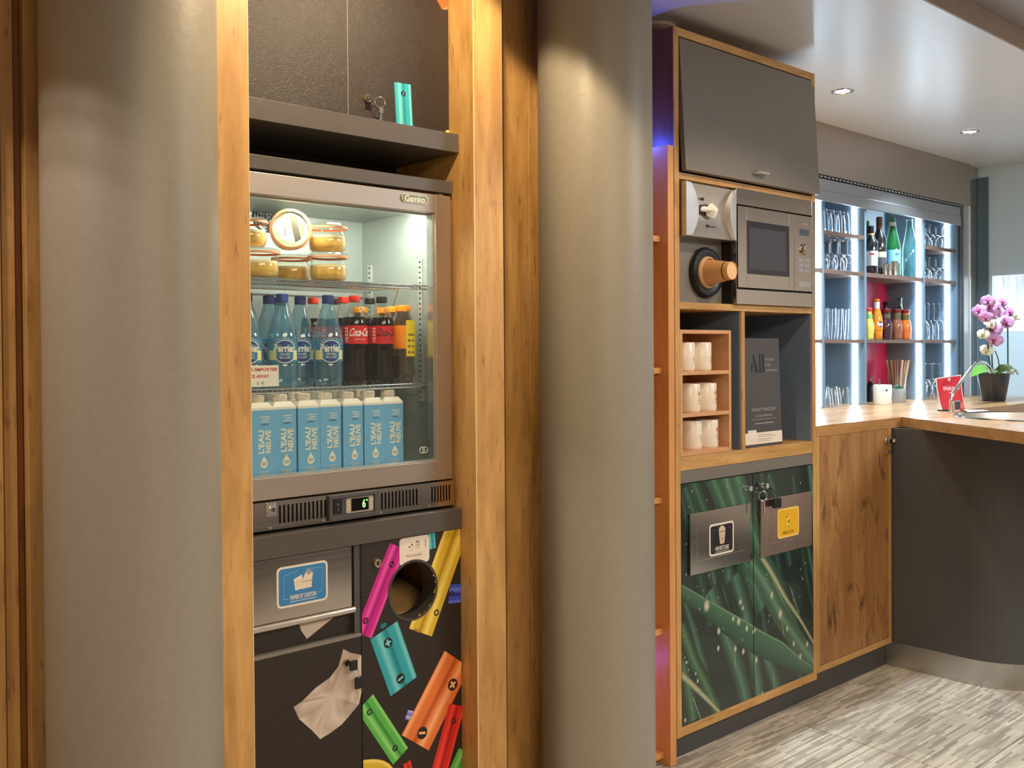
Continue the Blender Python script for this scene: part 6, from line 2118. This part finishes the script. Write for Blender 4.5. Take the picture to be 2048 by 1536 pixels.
for line in ([(5.50, 2.225, 1.19), (5.462, 2.22, 1.224), (5.438, 2.22, 1.300), (5.418, 2.22, 1.400), (5.425, 2.22, 1.500), (5.395, 2.215, 1.575), (5.335, 2.21, 1.560)],
             [(5.51, 2.23, 1.19), (5.482, 2.22, 1.223), (5.473, 2.22, 1.369), (5.448, 2.22, 1.454), (5.46, 2.215, 1.560), (5.55, 2.21, 1.59)],
             [(5.64, 2.235, 1.18), (5.692, 2.22, 1.206), (5.691, 2.22, 1.369), (5.688, 2.22, 1.479), (5.67, 2.215, 1.545), (5.60, 2.21, 1.585)]):
    MB().tube(line, 0.0042, 7).build('flower_stem', stem_m, orc, smooth=60)
MB().tube([(5.56, 2.23, 1.19), (5.575, 2.22, 1.239), (5.560, 2.22, 1.29), (5.519, 2.22, 1.335)], 0.0030, 6).build('support_stick', stem_m, orc, smooth=60)


def petal_mat(name, c0, c1):
    M, nt, N, L, P = nodes(name)
    tc = N.new('ShaderNodeTexCoord')
    nz = N.new('ShaderNodeTexNoise')
    nz.inputs['Scale'].default_value = 45
    L.new(tc.outputs['Object'], nz.inputs['Vector'])
    rp = N.new('ShaderNodeValToRGB')
    rp.color_ramp.elements[0].position, rp.color_ramp.elements[1].position = 0.35, 0.65
    rp.color_ramp.elements[0].color, rp.color_ramp.elements[1].color = c0, c1
    L.new(nz.outputs['Fac'], rp.inputs['Fac'])
    L.new(rp.outputs[0], P.inputs['Base Color'])
    P.inputs['Roughness'].default_value = 0.5
    P.inputs['Subsurface Weight'].default_value = 0.0
    return M


pet_p = petal_mat('petal_pink', S(206, 142, 200), S(230, 184, 226))
pet_c = petal_mat('petal_cream', S(230, 222, 200), S(244, 240, 222))
lip_p = petal_mat('petal_lip', S(150, 30, 90), S(196, 70, 130))
lip_c = petal_mat('petal_lip_cream', S(216, 206, 130), S(236, 230, 180))


def flower_meshes(pm_, lp_):
    b_ = MB()
    for a, ln, w, tl in ((90, .030, .013, .1), (90 + 76, .033, .020, .0), (90 - 76, .033, .020, .0), (90 + 142, .028, .013, .15), (90 - 142, .028, .013, .15)):
        ca, sa = math.cos(math.radians(a)), math.sin(math.radians(a))

        def pt(u, v, ca=ca, sa=sa, ln=ln, w=w, tl=tl):
            l_ = ln * (0.06 + 0.94 * v)
            ww = w * math.sin(PI * min(1, (0.10 + 0.88 * v))) ** 0.6 * (2 * u - 1)
            y_ = -0.004 - tl * l_ + 0.010 * v * v - 0.006 * (1 - (2 * u - 1) ** 2) * v
            return (ca * l_ - sa * ww, y_ - (0.001 if w > .015 else 0), sa * l_ + ca * ww)
        b_.grid(pt, 4, 5)
    f_ = b_.build('flower', pm_, None, smooth=80)
    l_ = MB().tube([(0, -0.006, 0.002), (0, -0.014, -0.004), (0, -0.013, -0.012), (0, -0.008, -0.017)], [0.003, 0.006, 0.005, 0.001], 8)
    l_.tube([(0, -0.008, -0.002), (0.007, -0.014, 0.002), (0.009, -0.012, 0.007)], [0.003, 0.004, 0.001], 6)
    l_.tube([(0, -0.008, -0.002), (-0.007, -0.014, 0.002), (-0.009, -0.012, 0.007)], [0.003, 0.004, 0.001], 6)
    lo = l_.build('lip', lp_, None, smooth=80)
    return f_, lo


FL = {'p': flower_meshes(pet_p, lip_p), 'c': flower_meshes(pet_c, lip_c)}
spots = [(5.348, 1.605), (5.418, 1.597), (5.373, 1.578), (5.453, 1.576), (5.323, 1.552), (5.373, 1.545), (5.313, 1.516), (5.443, 1.529), (5.53, 1.574), (5.551, 1.548), (5.603, 1.602), (5.645, 1.546), (5.353, 1.483, 'c'), (5.463, 1.459), (5.509, 1.449), (5.382, 1.426, 'c'), (5.417, 1.395), (5.504, 1.395), (5.432, 1.339, 'c'), (5.613, 1.493), (5.688, 1.494), (5.748, 1.533, 'c')]
rnd = random.Random(21)
used = set()
for i, s_ in enumerate(spots):
    k_ = s_[2] if len(s_) > 2 else 'p'
    f0, l0 = FL[k_]
    if k_ in used:
        f1, l1 = f0.copy(), l0.copy()
        COL.objects.link(f1)
        COL.objects.link(l1)
    else:
        f1, l1 = f0, l0
        used.add(k_)
    f1.parent = orc
    l1.parent = f1
    f1.location = (s_[0] - OX, 2.20 + rnd.uniform(-.02, .03) - OY, s_[1] - ZC)
    f1.rotation_euler = (rnd.uniform(-.35, .25), rnd.uniform(-.3, .3), math.radians(-62) + rnd.uniform(-.75, .6))
    sc_ = rnd.uniform(1.05, 1.35)
    f1.scale = (sc_, sc_, sc_)
